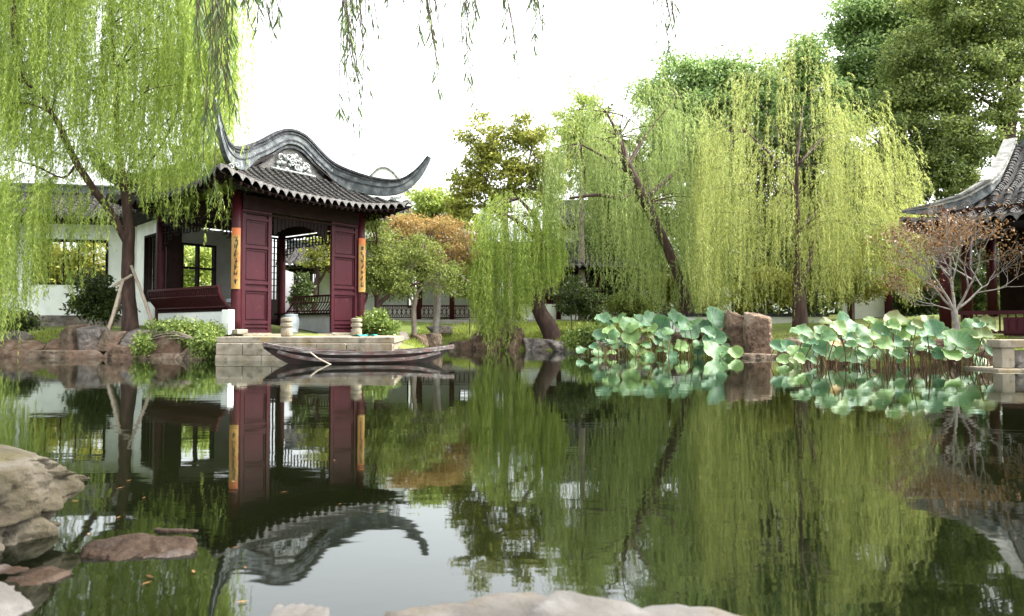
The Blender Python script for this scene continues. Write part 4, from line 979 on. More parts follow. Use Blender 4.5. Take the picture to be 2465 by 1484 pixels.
# W4: broad yellow green willow at right
Y4 = 17.9; b = P(1924, 790, Y4); b.z = gz1(b.x, Y4)
w4 = thing('willow_tree', 'broad yellow green willow with a straight dark trunk behind the boulders', 'tree', b, 0, 'weeping willows around the pond'); mb = MB()
tr4 = lp(Y4, (1926, 815, .23), (1925, 770, .19), (1923, 720, .165), (1921, 640, .10), (1920, 560, .07), (1918, 470, .055), (1918, 400, .042), (1925, 330, .026, .6), (1932, 260, .014, 1.2)); limb(mb, tr4, 10)
for q in (lp(Y4, (1924, 700, .10), (1945, 640, .06, .3), (1965, 560, .045, .8), (1975, 470, .025, 1.2)), lp(Y4, (1918, 460, .05), (1860, 380, .035, .8), (1800, 320, .02, 1.4)), lp(Y4, (1920, 400, .045), (1990, 330, .03, 1.), (2080, 320, .02, 1.4), (2150, 380, .015, 1.4)), lp(Y4, (1920, 560, .04), (2000, 480, .025, 1.0), (2090, 450, .015, 1.4))): limb(mb, q, 6)
xs4, tp4 = [1695, 1760, 1820, 1880, 1920, 1950, 1990, 2060, 2130, 2190, 2218], [330, 220, 180, 175, 95, 110, 220, 260, 300, 400, 480]
t4 = sample_profile(xs4, tp4, [200, 300, 340, 360, 420, 400, 340, 300, 240, 160, 80], 2300, 16.7, 20.4, .39, .9, 1.15, 8, .14)
twigs(mb, t4, [p for p, r in tr4[4:]] + [P(1800, 320, Y4 + 1.3), P(2080, 330, Y4 + 1.3), P(2090, 450, Y4 + 1.3)], 60, .012); mb.build('trunk', m_bark, w4, smooth=True)
L = limit_len(t4, U(1.1, 3.6, len(t4)), [1695, 1780, 1860, 1960, 2050, 2110, 2180, 2218], [740, 770, 760, 770, 690, 680, 720, 650], Y4)
t4b = sample_profile([1700, 1900, 2210], [440, 470, 500], [160, 160, 120], 700, 16.8, 19.4, .3, 1, 1, 8, .14)
L4b = limit_len(t4b, U(.9, 2.6, len(t4b)), [1695, 1780, 1860, 1960, 2050, 2110, 2180, 2218], [750, 770, 760, 770, 720, 690, 740, 660], Y4)
ax = (P(1930, 0, Y4).x, Y4)
t4w = sample_profile(xs4, [q - 50 for q in tp4], [60] * 11, 200, 16.5, 19.5, 0, 1, 1, 3, .2); t4 = np.concatenate([t4, t4w]); L = np.concatenate([L, U(.4, 1.2, len(t4w))])
leaf_mesh('crown', *cat(strands(t4, L, ax, 39, .09, .0135, .32), strands(t4b, L4b, ax, 39, .09, .0135)), m_willow_y, w4)

# overhanging willow whose trunk stands outside the frame at left
b = Vector((-4.4, 2.9, .2)); b.z = gz1(b.x, b.y)
w5 = thing('willow_tree', 'near willow standing outside the picture whose thin shoots hang in at the top edge', 'tree', b, 0, 'weeping willows around the pond'); mb = MB()
limb(mb, [(b - Vector((0, 0, .3)), .2), (b + Vector((.1, .1, 1.5)), .16), (b + Vector((.5, .5, 2.8)), .12), (b + Vector((1.6, 1.0, 3.5)), .08), (b + Vector((3.4, 1.5, 3.8)), .05), (b + Vector((5.2, 1.8, 3.75)), .03), (b + Vector((6.2, 1.9, 3.5)), .015)], 9)
pts_p, pts_d, Ls, Ws = [], [], [], []
for (px, ybot, Y) in ((850, 370, 4.4), (880, 200, 4.5), (905, 120, 4.2), (865, 260, 4.3), (870, 230, 4.4), (845, 330, 4.4), (955, 60, 4.6), (1040, 270, 4.3), (1045, 170, 4.6), (1028, 130, 4.5), (1135, 60, 4.7), (1128, 45, 4.4), (1120, 30, 4.5), (1145, 265, 4.9), (1235, 200, 5.0), (1290, 60, 4.6), (1300, 150, 4.9), (1285, 45, 4.6), (1605, 70, 4.6), (1610, 100, 4.8), (1620, 135, 4.7),
                      (650, 50, 4.4), (640, 70, 4.6), (655, 90, 4.8), (600, 60, 4.6), (668, 60, 4.7), (560, 120, 4.4), (548, 190, 4.3), (520, 330, 4.4), (505, 210, 4.2), (480, 90, 4.6), (530, 260, 4.2), (515, 420, 4.6), (540, 470, 4.7), (498, 300, 4.8)):
  for rep_ in range(3):
    if rep_: px, ybot, Y = px + random.uniform(-22, 22), ybot * random.uniform(.45, .9), Y + random.uniform(-.3, .3)
    pb = P(px, ybot, Y); zt = 3.75 + .2 * random.random(); n = 22; pt = Vector((pb.x - .1, pb.y, zt)); path = []
    for i in range(n + 1):
        s = i / n; path.append(pt.lerp(pb, s) + Vector((.05 * math.sin(s * 5 + px), .05 * math.cos(s * 4 + px), 0)) * s)
    mb.tube(path, list(np.linspace(.006, .0022, n + 1)), 4)
    mb.tube([Vector((pb.x - .25, 4.5 + .1 * random.random(), zt + .0)), path[0]], [.012, .006], 4)
    for i in range(int((zt - pb.z) * 24)):
        s = random.random() ** .8
        if random.random() < .25 and px > 800: continue
        q = pt.lerp(pb, s) + Vector((.05 * math.sin(s * 5 + px), .05 * math.cos(s * 4 + px), 0)) * s
        an = random.uniform(0, 6.28); dd = Vector((math.cos(an) * .45, math.sin(an) * .45, -1)).normalized()
        pts_p.append(q); pts_d.append(dd); Ls.append(random.uniform(.075, .135)); Ws.append(random.uniform(.009, .015))
mb.build('trunk', m_bark, w5, smooth=True)
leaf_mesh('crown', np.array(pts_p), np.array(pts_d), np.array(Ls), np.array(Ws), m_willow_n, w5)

# broadleaved trees and shrubs: crowns of leaf clumps
def crown_pts(ells, ncl, nleaf, cs=.4, flat=.55, inner=.35):
    ps = []
    vol = np.array([e[1][0] * e[1][2] for e in ells]); vol = vol / vol.sum(); cl = []
    for (c, r), w in zip(ells, vol):
        k = max(3, int(ncl * w)); d = nrm(rng.normal(size=(k, 3))); rad = rng.uniform(inner, 1.15, (k, 1)) ** .8; cl.append(np.array(c) + d * rad * np.array(r))
    cl = np.concatenate(cl); sz = cs * rng.uniform(.6, 1.35, len(cl)); cnt = (nleaf * rng.uniform(.5, 1.3, len(cl))).astype(int)
    idx = np.repeat(np.arange(len(cl)), cnt); g_ = rng.normal(size=(len(idx), 3)) * [1, 1, flat]
    g_ = nrm(g_) * rng.uniform(0, 1, (len(idx), 1)) ** .45
    p = cl[idx] + g_ * sz[idx][:, None] * [1, 1, flat]
    d = nrm(g_ * .8 + rng.normal(size=(len(idx), 3)) * .6 + [0, 0, -.25])
    return p, d, cl
def px_ells(Y, es, dy=.8): 
    out = []
    for cx, cy, rx, ry, *q in es:
        yy = Y + (q[0] if q else 0); out.append((tuple(P(cx, cy, yy)), (rx * yy / F, max(rx, ry) * yy / F * dy, ry * yy / F)))
    return out
def tree(name, label, base, Y, ells, mat, ncl, nleaf, leaf, cs, bark, trunk_px, r0, group=None, flat=.55, ntw=40, tw=.03, cat_='tree', up=.2, wid=.55):
    b = P(*base, Y); b.z = min(gz1(b.x, Y), b.z + 1.5); t = thing(name, label, cat_, b, 0, group)
    p, d, cl = crown_pts(px_ells(Y, ells), ncl, nleaf, cs, flat)
    mb = MB(); rts = []
    for path in trunk_px:
        pts = lp(Y, *path)
        if path is trunk_px[0]: pts[0] = (Vector((pts[0][0].x, pts[0][0].y, b.z - .2)), pts[0][1])
        limb(mb, pts, 8); rts += [q for q, r in pts[1:]]
    twigs(mb, cl, rts or [b], ntw, tw)
    mb.build('trunk' if cat_ == 'tree' else 'stems', bark, t, smooth=True)
    leaf_mesh('crown' if cat_ == 'tree' else 'foliage', p, d, leaf * rng.uniform(.7, 1.25, len(p)), leaf * wid * rng.uniform(.7, 1.2, len(p)), mat, t, up)
    return t
tree('broadleaf_tree', 'olive tree with orange tinged open crown standing alone against the sky behind the small willow', (1220, 770), 23.5, [(1130, 450, 55, 45), (1180, 335, 50, 42), (1275, 330, 48, 38), (1200, 400, 50, 40), (1260, 430, 60, 50), (1315, 400, 40, 40), (1150, 385, 40, 35), (1262, 285, 18, 14), (1160, 280, 16, 12), (1110, 500, 40, 35), (1320, 460, 40, 40), (1230, 340, 30, 25), (1190, 480, 50, 30), (1115, 330, 16, 16)], m_olive, 240, 75, .13, .30, m_grey_bark,
     [[(1222, 770, .16), (1222, 640, .13), (1215, 540, .11), (1222, 460, .08), (1232, 400, .05)], [(1215, 540, .08), (1170, 450, .05), (1150, 380, .03)], [(1222, 470, .06), (1270, 400, .04), (1280, 340, .02)]], .16)
tree('broadleaf_tree', 'pale lime green tree rising behind the orange maple beside the pavilion roof', (1050, 740), 26.5, [(1030, 490, 55, 38), (1085, 505, 50, 40), (1005, 535, 50, 30), (1110, 545, 40, 30)], m_lime, 90, 80, .16, .38, m_grey_bark, [[(1050, 760, .12), (1050, 640, .1), (1055, 550, .07)]], .12)
tree('maple_tree', 'maple with orange red crown beyond the pavilion', (1050, 780), 20.4, [(1010, 555, 75, 30), (1075, 570, 60, 45), (950, 560, 40, 30), (1105, 620, 35, 30), (1040, 610, 60, 35), (980, 535, 40, 18)], m_orange, 190, 75, .075, .28, m_pale_bark, [[(1047, 785, .10), (1055, 720, .085), (1062, 670, .07), (1045, 610, .05)], [(1062, 690, .05), (1090, 640, .035), (1130, 610, .02)]], .1, flat=.6)
tree('maple_tree', 'green spreading maple with a pale forked trunk on the lawn right of the pavilion', (995, 800), 19.0, [(985, 640, 75, 45), (1060, 665, 55, 35), (930, 610, 45, 55), (1010, 600, 60, 30), (1100, 690, 35, 25), (960, 690, 60, 25), (900, 560, 25, 35)], m_maple, 190, 70, .07, .27, m_grey_bark, [[(997, 805, .085), (997, 750, .07), (1000, 710, .06), (985, 670, .04)], [(1000, 712, .045), (1030, 680, .035), (1070, 650, .02)], [(998, 735, .03), (970, 690, .03), (940, 650, .02)]], .08, flat=.65)
tree('maple_tree', 'dark stemmed green maple leaning out beside the right front column of the pavilion', (890, 790), 18.6, [(905, 580, 28, 45), (930, 650, 55, 40), (890, 650, 22, 60), (960, 690, 50, 20)], m_maple, 120, 70, .07, .27, m_bark, [[(893, 800, .08), (910, 740, .065), (950, 705, .05), (1010, 680, .03)], [(905, 755, .05), (915, 680, .04), (912, 610, .03)]], .08, flat=.65)
tree('camphor_tree', 'grey green camphor with rounded domes above the leaning willow', (1700, 760), 30, [(1640, 190, 65, 60), (1720, 180, 60, 45), (1800, 185, 70, 55), (1680, 290, 95, 90), (1810, 290, 95, 90), (1590, 280, 55, 65), (1740, 240, 80, 70), (1560, 220, 35, 35), (1870, 240, 60, 70), (1900, 320, 60, 80), (1640, 380, 90, 70)], m_camphor, 560, 130, .16, .62, m_bark, [[(1700, 760, .35), (1700, 560, .3), (1690, 400, .22), (1680, 280, .12)], [(1695, 440, .2), (1760, 340, .12), (1790, 240, .06)]], .3)
tree('conical_tree', 'pointed dark green tree rising behind the top of the broad willow', (1950, 760), 27, [(1942, 110, 22, 30), (1945, 160, 45, 45), (1950, 230, 65, 55), (1960, 310, 80, 60)], m_camphor, 210, 120, .15, .5, m_bark, [[(1950, 760, .3), (1950, 500, .25), (1948, 300, .15), (1945, 140, .05)]], .3)
tree('camphor_tree', 'tall camphor with dense clumped crown cut off by the top edge', (2150, 760), 28, [(2110, 30, 100, 60), (2060, 90, 50, 45), (2190, 60, 100, 80), (2110, 160, 85, 70), (2055, 260, 65, 65), (2190, 190, 90, 80), (2220, -40, 120, 60), (2130, 260, 80, 60), (2040, 180, 35, 40)], m_camphor, 560, 130, .16, .6, m_bark, [[(2160, 760, .4), (2165, 500, .33), (2150, 300, .22), (2110, 180, .12)], [(2155, 330, .2), (2200, 180, .12), (2220, 40, .06)], [(2150, 290, .1), (2100, 240, .08), (2060, 120, .05)]], .35)
tree('pine_tree', 'huge layered evergreen filling the top right corner behind the hall', (2430, 780), 23.5, [(2290, 80, 120, 45), (2400, 50, 110, 55), (2330, 165, 130, 45), (2440, 150, 80, 45), (2230, 235, 110, 45), (2350, 255, 100, 45), (2220, 320, 110, 45), (2310, 350, 95, 45), (2450, 0, 90, 45), (2290, 0, 120, 45), (2290, 430, 70, 40), (2490, 320, 40, 50), (2200, 150, 80, 50), (2160, 390, 70, 45), (2260, 400, 80, 45), (2180, 450, 70, 40)], m_pine, 860, 130, .12, .46, m_bark, [[(2440, 780, .42), (2440, 500, .36), (2420, 360, .3), (2440, 200, .2), (2440, 40, .1)], [(2430, 400, .18), (2370, 340, .13), (2290, 320, .08), (2210, 340, .04)], [(2440, 240, .12), (2380, 180, .09), (2300, 130, .05)], [(2465, 230, .06), (2420, 200, .05), (2370, 190, .035), (2320, 130, .02)], [(2470, 270, .06), (2400, 260, .05), (2340, 220, .03)], [(2480, 360, .06), (2400, 355, .045), (2350, 320, .03)]], .4, flat=.6)
for px0, px1, Yw in ((1455, 2760, 33.5),):
    qa, qb = P(px0, 770, Yw), P(px1, 690, Yw); t = thing('boundary_wall', 'long white boundary wall far behind the willows, seen only in gaps', 'wall', (qa.x, Yw, 1.0))
    MB().bb((qa.x, Yw, .2), (qb.x, Yw + .3, qb.z)).build('wall_body', m_white, t); MB().bb((qa.x, Yw - .15, qb.z + .002), (qb.x, Yw + .45, qb.z + .3)).build('tiled_coping', m_tile, t)
bgT = 'dark trees behind the willows'
for (lab, bx, Y, es) in (('dark green tree filling the gap between the leaning willow and the far house', 1500, 29, [(1480, 420, 100, 90), (1420, 330, 60, 70), (1540, 520, 90, 100), (1470, 560, 70, 70), (1480, 690, 90, 60)]),
                        ('dark tree behind the join of the leaning and the broad willow', 1740, 26.5, [(1740, 420, 110, 120), (1690, 560, 90, 90), (1800, 560, 90, 100), (1740, 660, 110, 70), (1740, 745, 110, 32)]),
                        ('dark tree directly behind the straight willow trunk', 1930, 25.5, [(1920, 400, 100, 110), (1880, 560, 100, 100), (1990, 560, 100, 110), (1930, 670, 110, 60), (1930, 745, 110, 32)]),
                        ('dark tree behind the right side of the broad willow', 2100, 25, [(2090, 420, 90, 90), (2060, 560, 90, 100), (2150, 540, 80, 110), (2120, 640, 90, 60), (2130, 735, 100, 40), (2260, 620, 70, 80), (2300, 720, 90, 50)])):
    tree('broadleaf_tree', lab, (bx, 770), Y, es, m_dark, 230, 95, .20, .6, m_bark, [[(bx, 770, .22), (bx, 650, .2), (bx + 5, 520, .15), (bx, 430, .08)]], .2, bgT)
tree('broadleaf_tree', 'thin leafy pale green tree left of the leaning willow against the sky', (1400, 770), 27.5, [(1395, 270, 50, 45), (1370, 350, 40, 60), (1440, 330, 50, 60)], m_lime, 90, 60, .16, .4, m_grey_bark, [[(1400, 770, .15), (1400, 560, .12), (1400, 400, .07), (1396, 290, .03)]], .15)
tree('courtyard_tree', 'small dark twisted tree against the white wall seen through the pavilion doorway', (755, 750), 24.0, [(770, 590, 42, 30), (740, 620, 30, 25), (790, 630, 30, 30), (800, 570, 30, 25)], m_olive, 60, 60, .10, .3, m_bark, [[(757, 755, .12), (757, 700, .1), (765, 660, .07), (745, 610, .04)], [(760, 690, .06), (785, 650, .04), (795, 600, .03)]], .1)
SH = 'shrubs on the far bank'
for (lab, bx, Y, es, mt, n, leaf, cs, grp) in (
    ('leafy green bush spilling over the rocks left of the stone landing', 440, 14.9, [(470, 797, 44, 26), (430, 790, 30, 14), (500, 802, 24, 20), (385, 785, 30, 8)], m_bush, 90, .07, .2, None),
    ('bright trailing plant hanging to the water at the corner of the stone landing', 495, 14.2, [(495, 825, 28, 28), (505, 845, 20, 18), (350, 830, 14, 30, .4)], m_bush, 60, .075, .16, None),
    ('dark shrub behind the leaning poles under the gallery window', 235, 18.8, [(235, 700, 38, 55), (215, 740, 40, 30), (262, 730, 40, 40)], m_dark, 80, .11, .3, None),
    ('fresh green bush right of the landing stage', 905, 17.6, [(905, 775, 30, 28), (930, 790, 25, 15)], m_bush, 50, .09, .2, SH),
    ('round dark clipped bush behind the left lotus clump', 1505, 21.8, [(1500, 735, 45, 28), (1530, 745, 40, 24)], m_maple, 80, .09, .25, SH),
    ('loose yellow green shrub under the leaning willow', 1640, 23, [(1640, 690, 70, 45), (1700, 720, 60, 30), (1590, 700, 40, 45)], m_yellowbush, 110, .11, .32, SH),
    ('leggy yellow shrub with several pale stems left of the white wall panel', 2060, 19.2, [(2050, 640, 50, 60), (2080, 690, 45, 30), (2030, 690, 35, 40)], m_yellowbush, 120, .085, .26, SH),
    ('yellow green shrub left of the straight willow trunk', 1840, 20.5, [(1840, 690, 55, 45), (1800, 710, 40, 35), (1880, 700, 35, 40)], m_yellowbush, 110, .09, .28, SH),
    ('dark bush right of the small rounded willow', 1385, 23, [(1385, 715, 40, 45), (1420, 735, 35, 28)], m_dark, 70, .11, .28, SH),
    ('small pine like bush left of the trailing willow strands', 1140, 23, [(1140, 690, 40, 28), (1120, 670, 25, 22)], m_maple, 60, .09, .25, SH),
    ('bamboo thicket seen through the gallery window at left', 165, 25, [(100, 620, 60, 70), (220, 620, 60, 70), (165, 660, 70, 40)], m_yellowbush, 110, .16, .4, None),
    ('green thicket seen through the back window of the pavilion', 470, 24.5, [(450, 640, 50, 60), (510, 650, 40, 60)], m_lime, 70, .15, .4, None),
    ('low dark shrub at the left edge below the white wall', 10, 17.6, [(10, 775, 50, 25), (60, 770, 30, 20)], m_dark, 50, .09, .25, None),
    ('dark leafy shrub between the red columns of the hall and the white wall panel', 2180, 20.5, [(2175, 720, 35, 40), (2230, 710, 40, 50)], m_dark, 80, .11, .3, SH),
    ('dark leafy plants behind the columns of the right hand hall', 2260, 20.8, [(2280, 690, 50, 70), (2320, 730, 40, 40), (2330, 620, 60, 80), (2390, 640, 45, 90), (2260, 600, 50, 60), (2380, 730, 40, 40)], m_dark, 170, .12, .3, SH),
    ('dark pot plant against the white wall seen through the pavilion doorway', 720, 23.2, [(722, 690, 22, 25), (728, 725, 28, 22)], m_dark, 40, .1, .22, None),
    ('rank green clump of waterside plants at the left end of the left lotus', 1430, 18.2, [(1430, 808, 40, 22), (1390, 822, 35, 18)], m_bush, 70, .08, .2, SH)):
    b0_ = es[0]; st_ = [[(bx + k_ * 8, b0_[1] + b0_[3] + 10, .025), (bx + k_ * 12, b0_[1] + 10, .018), (bx + k_ * 20, b0_[1] - b0_[3] * .3, .01)] for k_ in (-1, 0, 1)]
    tree('shrub', lab, (bx, b0_[1] + b0_[3] + 8), Y, es, mt, n, 75, leaf, cs, m_grey_bark, st_, .03, grp, .7, 14, .012, 'shrub')
# bare leaning stems on the lawn
for (lab, pts) in (('pale bent bare stem arching over the covered walk rail', ((1047, 790, .05), (1055, 720, .045), (1075, 660, .04), (1120, 622, .02))), ('thin leaning prop stick beside the trailing willow strands', ((1143, 785, .03), (1165, 730, .03), (1185, 690, .025))), ('pale leaning prop stick nearest the trailing willow strands', ((1150, 795, .03), (1172, 745, .028), (1195, 700, .025)))):
    q = lp(21.6, *pts); z = gz1(q[0][0].x, 21.6); q[0] = (Vector((q[0][0].x, 21.6, z - .05)), q[0][1]); mb = MB(); limb(mb, q, 7); o = mb.build('bare_stem', m_pole, origin=q[0][0], smooth=True); tag(o, lab, 'stick', 'sticks and stems on the lawn')

# withered maple in front of the hall: pale many-branched trunk
def branch(mb, p, d, L, r, depth, tips, rnd):
    pts = [(p, r)]; q = p.copy(); n = 4
    for i in range(n):
        d = (d + Vector((rnd.gauss(0, .10), rnd.gauss(0, .10), rnd.gauss(0, .06) + .03))).normalized(); q = q + d * (L / n); pts.append((q.copy(), r * (1 - .45 * (i + 1) / n)))
    limb(mb, pts, 6 if depth > 2 else 5, 2, 0)
    if depth <= 1: tips += [x[0] for x in pts[2:]]
    if depth == 0: return
    for k in range(3 if depth >= 3 else 2 + (rnd.random() < .6)):
        nd = (d + Vector((rnd.gauss(0, .52), rnd.gauss(0, .5), rnd.gauss(.05, .3)))).normalized()
        if nd.z < -.05: nd.z *= -.3
        branch(mb, pts[-1 if k < 2 else 3][0], nd, L * rnd.uniform(.68, .9), r * .55, depth - 1, tips, rnd)
Ym = 13.8; b = P(2304, 812, Ym); zb = gz1(b.x, Ym); rnd = random.Random(5); tips = []
wm = thing('maple_tree', 'withered maple with pale bare branches and brown leaves in front of the right hand hall', 'tree', (b.x, Ym, zb)); mb = MB()
p0 = Vector((b.x, Ym, zb - .1)); p1 = P(2298, 745, Ym)
limb(mb, [(p0, .085), (P(2299, 790, Ym), .062), (p1, .056)], 9)
for (tx, ty, dy, L, r) in ((2235, 640, .2, .95, .045), (2285, 640, -.3, .9, .055), (2315, 620, .3, 1.0, .055), (2360, 650, -.2, 1.0, .05), (2400, 690, .1, 1.1, .045), (2215, 710, -.2, .8, .03), (2340, 600, .5, .9, .04)):
    dv = (P(tx, ty, Ym + dy) - p1).normalized(); branch(mb, p1 - Vector((0, 0, random.uniform(0, .1))), dv, L * .71, r * .62, 4, tips, rnd)
mb.build('trunk', m_pale_bark, wm, smooth=True)
tp = np.array([list(q) for q in tips]); pxm = tp[:, 0] / tp[:, 1] * F + CX
tp = tp[(tp[:, 2] > 1.35)]
idx = np.repeat(np.arange(len(tp)), 2); p = tp[idx] + rng.normal(size=(len(idx), 3)) * [.10, .10, .07]
leaf_mesh('crown', p, nrm(rng.normal(size=p.shape) + [0, 0, -.5]), .055 * U(.6, 1.3, len(p)), .034 * U(.7, 1.3, len(p)), m_brown, wm, .2)

# ------------------------------------------------------------------ grass
def scatter(n, x0, x1, y0, y1, dmin, dmax):
    x = rng.uniform(x0, x1, n); y = rng.uniform(y0, y1, n); d = pond_dist(x, y); k = (d > dmin) & (d < dmax); return x[k], y[k]
gxs, gys = [], []
for a_ in ((26000, -3.2, 4.5, 17, 27, .1, 7), (5000, -12, -5.6, 14, 18, .25, 2.6), (5000, 3, 10, 12, 18, .2, 3), (4000, -20, -10, 15, 20.5, .3, 4)):
    x, y = scatter(*a_); gxs.append(x); gys.append(y)
x, y = np.concatenate(gxs), np.concatenate(gys); z = gz(x, y)
inpav = (np.abs((x + 6.28) * .615 + (y - 17.71) * .788) < 2) & (np.abs((x + 6.28) * -.788 + (y - 17.71) * .615) < 2)
pl = np.array([noise.noise(Vector((a_ * .7, b_ * .7, 3))) for a_, b_ in zip(x, y)]) > -.28
k = ~inpav & pl; p = np.stack([x, y, z - .01], -1)[k]; d = rng.normal(size=p.shape) * .45; d[:, 2] = 1
o = leaf_mesh('grass', p, nrm(d), .11 * U(.5, 1.5, len(p)), .02 * U(.6, 1.3, len(p)), m_grass, None); tag(o, 'short bright grass growing on the banks and lawn', 'grass', kind='stuff')

# ------------------------------------------------------------------ lotus
def lotus_blade(seed, R_=.27):
    r = random.Random(seed); n, kr = 30, 6; v = [(0, 0, 0)]; f = []; ph = [r.uniform(0, 6.28) for _ in range(4)]; cup = r.uniform(-.02, .15)
    for i in range(1, kr + 1):
        q = i / kr
        for j in range(n):
            a_ = 2 * math.pi * j / n; rad = R_ * q * (1 + .035 * q * math.sin(2 * a_ + ph[0]) + .022 * q * math.sin(9 * a_ + ph[1]) - .10 * q * math.exp(-(((a_ - ph[0] + math.pi) % (2 * math.pi) - math.pi) / .12) ** 2))
            z = cup * q * q + q ** 3 * (.022 * math.sin(5 * a_ + ph[2]) + .016 * math.sin(11 * a_ + ph[3])) + .06 * q * q * math.sin(2 * a_ + ph[1])
            v.append((rad * math.cos(a_), rad * math.sin(a_), z))
    for j in range(n): f.append((0, 1 + j, 1 + (j + 1) % n))
    for i in range(kr - 1):
        for j in range(n): f.append((1 + i * n + j, 1 + (i + 1) * n + j, 1 + (i + 1) * n + (j + 1) % n, 1 + i * n + (j + 1) % n))
    me = bpy.data.meshes.new('leaf_blade'); me.from_pydata(v, [], f); me.polygons.foreach_set('use_smooth', [True] * len(f)); return me
blades = {}
for mi in range(5):
    for sd_ in range(4):
        me = lotus_blade(mi * 10 + sd_); me.materials.append(m_lotus[mi]); blades[(mi, sd_)] = me
stalks = {}
def lotus(px, py, wpx, Y, mi, tilt, label, group):
    """one leaf on its own stalk; px,py its middle, wpx its width in the photo, tilt towards the viewer in degrees"""
    c = P(px, py, Y); s = wpx * Y / F / .66
    bx, by = c.x + random.uniform(-.12, .12), c.y + random.uniform(-.02, .2)
    root = thing('lotus_leaf', label, 'lotus leaf', (bx, by, -.25), 0, group)
    bl = bpy.data.objects.new('leaf_blade', blades[(mi, random.randrange(4))]); C.objects.link(bl); bl.parent = root
    bl.location = (c.x - bx, c.y - by, c.z + .25); bl.rotation_euler = (R(tilt), R(random.uniform(-22, 22)), random.uniform(0, 6.28)); bl.scale = (s, s, s)
    bl.rotation_mode = 'XYZ'; m_ = Matrix.Rotation(R(tilt), 4, 'X') @ Matrix.Rotation(R(random.uniform(-22, 22)), 4, 'Y') @ Matrix.Rotation(random.uniform(0, 6.28), 4, 'Z'); bl.rotation_euler = m_.to_euler()
    MB().tube(catmull([(0, 0, 0), (random.uniform(-.04, .04), .02, (c.z + .25) * .5), (c.x - bx, c.y - by, c.z + .245)], 4), .009, 5).build('stalk', m_stalk if random.random() < .65 else m_deadstalk, root, local=True, smooth=True)
GL, GR = 'lotus leaves left of the boulders', 'lotus leaves right of the boulders'
gl_, gr_ = 'green lotus leaf in the clump left of the square boulder', 'green lotus leaf in the clump right of the square boulder'
rows = [  # px, py, width px, Y, colour, tilt, own label
    (1518, 808, 58, 16.0, 2, 62, 'bright yellow green round lotus leaf at the front left of the left clump'), (1520, 782, 70, 16.4, 1, 35, None), (1470, 800, 50, 16.3, 2, 40, None), (1452, 778, 60, 16.9, 0, 30, None), (1445, 812, 50, 16.6, 0, 55, None),
    (1490, 770, 50, 17.0, 1, 25, None), (1590, 790, 66, 16.6, 0, 60, None), (1622, 775, 60, 16.8, 0, 45, None), (1660, 800, 60, 16.2, 0, 62, None), (1630, 768, 60, 17.0, 0, 35, None), (1570, 772, 60, 17.0, 0, 40, None),
    (1643, 832, 46, 16.0, 2, 55, 'small bright green round lotus leaf low at the middle of the left clump'), (1602, 838, 42, 15.8, 1, 35, None), (1595, 812, 50, 16.2, 0, 45, None), (1718, 768, 78, 16.4, 0, 58, 'large blue green lotus leaf standing highest beside the narrow boulder'), (1725, 815, 56, 15.6, 0, 60, None),
    (1700, 790, 50, 16.5, 0, 50, None), (1722, 846, 74, 14.9, 1, 40, 'broad folded lotus leaf in front of the rust red rock'), (1745, 862, 40, 14.8, 1, 70, None), (1770, 850, 44, 14.7, 2, 55, 'small light green lotus leaf just left of the flat slab'), (1560, 812, 40, 16.0, 3, 30, None), (1546, 800, 46, 16.3, 3, 20, None),
    (1480, 828, 34, 15.9, 1, 70, None), (1555, 830, 34, 15.8, 1, 30, None), (1440, 848, 30, 15.6, 1, 45, None), (1472, 850, 30, 15.4, 2, 20, None), (1545, 852, 40, 15.4, 3, 15, None), (1685, 850, 40, 15.4, 0, 50, None), (1620, 858, 36, 15.2, 0, 40, None), (1565, 858, 30, 15.2, 1, 60, None), (1400, 845, 34, 15.9, 0, 30, None), (1675, 778, 50, 17, 1, 40, None), (1540, 768, 40, 17.2, 0, 40, None)]
for px, py, w, Y, mi, tl, lab in rows: lotus(px, py, w, Y, mi, tl, lab or gl_, GL)
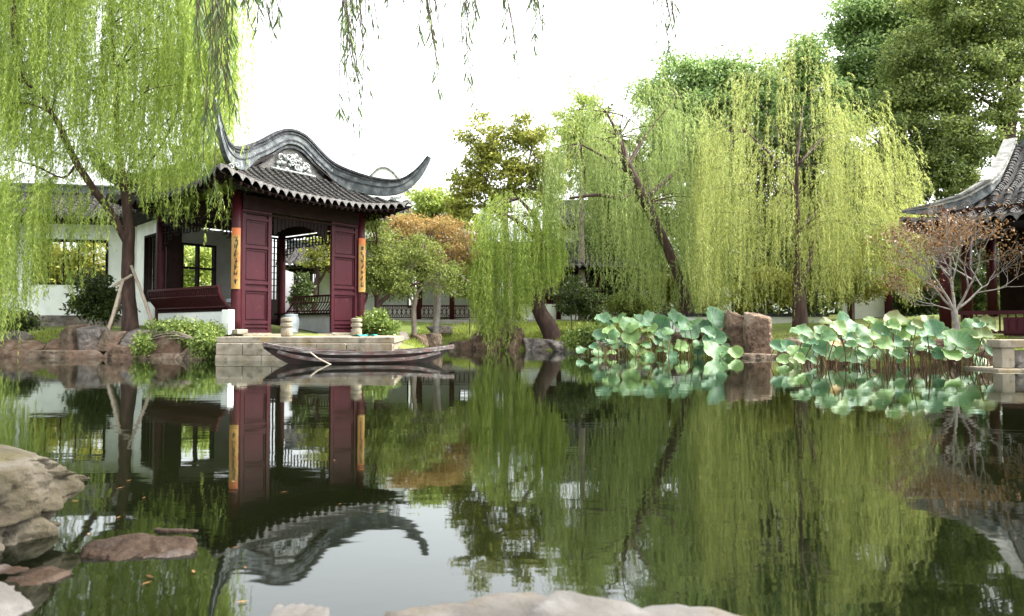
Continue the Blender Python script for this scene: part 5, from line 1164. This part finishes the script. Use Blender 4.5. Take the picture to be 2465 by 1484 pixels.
rows = [
    (1930, 800, 66, 12.9, 1, 35, None), (1895, 835, 44, 12.6, 0, 60, None), (1948, 848, 58, 12.2, 0, 62, None), (1870, 836, 44, 12.8, 0, 55, None), (1968, 822, 40, 12.8, 1, 40, None), (1985, 800, 46, 12.8, 4, 62, 'big yellow withering lotus leaf in the right clump'), (2010, 828, 50, 12.2, 4, 50, 'blotched pale brown lotus leaf below the yellow one'),
    (1995, 848, 52, 12.0, 1, 60, None), (2035, 780, 74, 12.6, 0, 55, 'large blue green lotus leaf highest at the left of the right clump'), (1990, 775, 40, 13, 3, 30, None), (2080, 800, 56, 12.2, 1, 55, None), (2120, 798, 56, 12.0, 1, 58, None), (2095, 778, 50, 12.6, 2, 30, None), (2160, 780, 80, 12.0, 3, 30, None), (2190, 800, 70, 11.8, 2, 35, None),
    (2075, 855, 40, 11.5, 1, 62, None), (2118, 853, 42, 11.4, 1, 60, None), (2160, 855, 50, 11.3, 1, 62, None), (2155, 825, 46, 11.6, 0, 58, None), (2130, 830, 40, 11.8, 1, 40, None), (2200, 822, 50, 11.6, 3, 30, None), (2245, 790, 56, 11.8, 0, 62, 'upright folded blue green lotus leaf left of the pale tree foot'), (2305, 828, 100, 11.1, 1, 42, 'largest lotus leaf, tilted and pale green, below the pale tree'),
    (2335, 785, 50, 11.6, 1, 72, 'round upright lotus leaf right of the pale tree trunk'), (2365, 812, 64, 11.0, 3, 30, 'olive lotus leaf nearest the stone rail'), (2380, 845, 46, 10.8, 0, 55, None), (2260, 852, 40, 11.0, 0, 70, None), (2290, 852, 60, 10.9, 2, 30, None), (2235, 830, 50, 11.3, 0, 45, None), (2060, 826, 44, 12, 3, 30, None), (2040, 810, 46, 12.4, 1, 45, None),
    (1915, 868, 44, 12.0, 2, 70, None), (1960, 872, 30, 11.8, 1, 40, None), (2345, 850, 40, 10.9, 3, 20, None), (2110, 815, 40, 11.8, 2, 35, None), (2230, 770, 40, 12.2, 3, 40, None), (2015, 790, 40, 12.8, 3, 20, None), (2325, 805, 44, 11.4, 3, 20, None)]
for px, py, w, Y, mi, tl, lab in rows: lotus(px, py, w, Y, mi, tl, lab or gr_, GR)
for i in range(48):
    px, Y = random.uniform(1425, 1755), random.uniform(15.2, 17.2); lotus(px, 862 - 110 * random.random() ** .8 * (1 - .5 * abs(px - 1600) / 165), random.uniform(26, 50), Y, random.choice((0, 0, 1, 1, 2, 3)), random.uniform(15, 65), gl_, GL)
for i in range(74):
    px, Y = random.uniform(1865, 2395), random.uniform(11.0, 12.9); lotus(px, 868 - 85 * random.random(), random.uniform(28, 56), Y, random.choice((0, 0, 0, 1, 1, 1, 1, 2, 3)), random.uniform(15, 65), gr_, GR)
mb = MB()                                     # tangle of bare withered stalks below the leaves
for i in range(170):
    if i < 70: x, Y = random.uniform(1440, 1740), random.uniform(15.0, 16.8)
    else: x, Y = random.uniform(1950, 2390), random.uniform(11.0, 12.8)
    q = P(x, 0, Y); h = random.uniform(.12, .5); lean = random.uniform(-.2, .2)
    mb.tube([(q.x, Y, -.2), (q.x + lean * .3, Y, h * .5), (q.x + lean, Y + random.uniform(-.1, .1), h - random.uniform(0, .15))], [.008, .007, .004], 4)
o = mb.build('withered_stalks', m_deadstalk); tag(o, 'tangle of brown withered lotus stalks standing in the water', 'lotus stalks', kind='stuff')

n = 0
px = np.concatenate([rng.uniform(180, 620, 16), rng.uniform(520, 1000, 8), rng.uniform(900, 2400, 8)]); py = np.concatenate([rng.uniform(1120, 1470, 16), rng.uniform(1100, 1260, 8), rng.uniform(900, 1300, 8)])
Yf = F * H_EYE / (py - 792); Xf = (px - CX) / F * Yf; k = pond_dist(Xf, Yf) < -.3
p = np.stack([Xf, Yf, .004 + 0 * Xf], -1)[k]; d = rng.normal(size=p.shape); d[:, 2] = 0
o = leaf_mesh('fallen_leaves', p, nrm(d), .028 * U(.5, 1.3, len(p)), .008 * U(.6, 1.3, len(p)), m_brown, None, .999); tag(o, 'narrow fallen willow leaves floating on the pond', 'fallen leaves', kind='stuff')
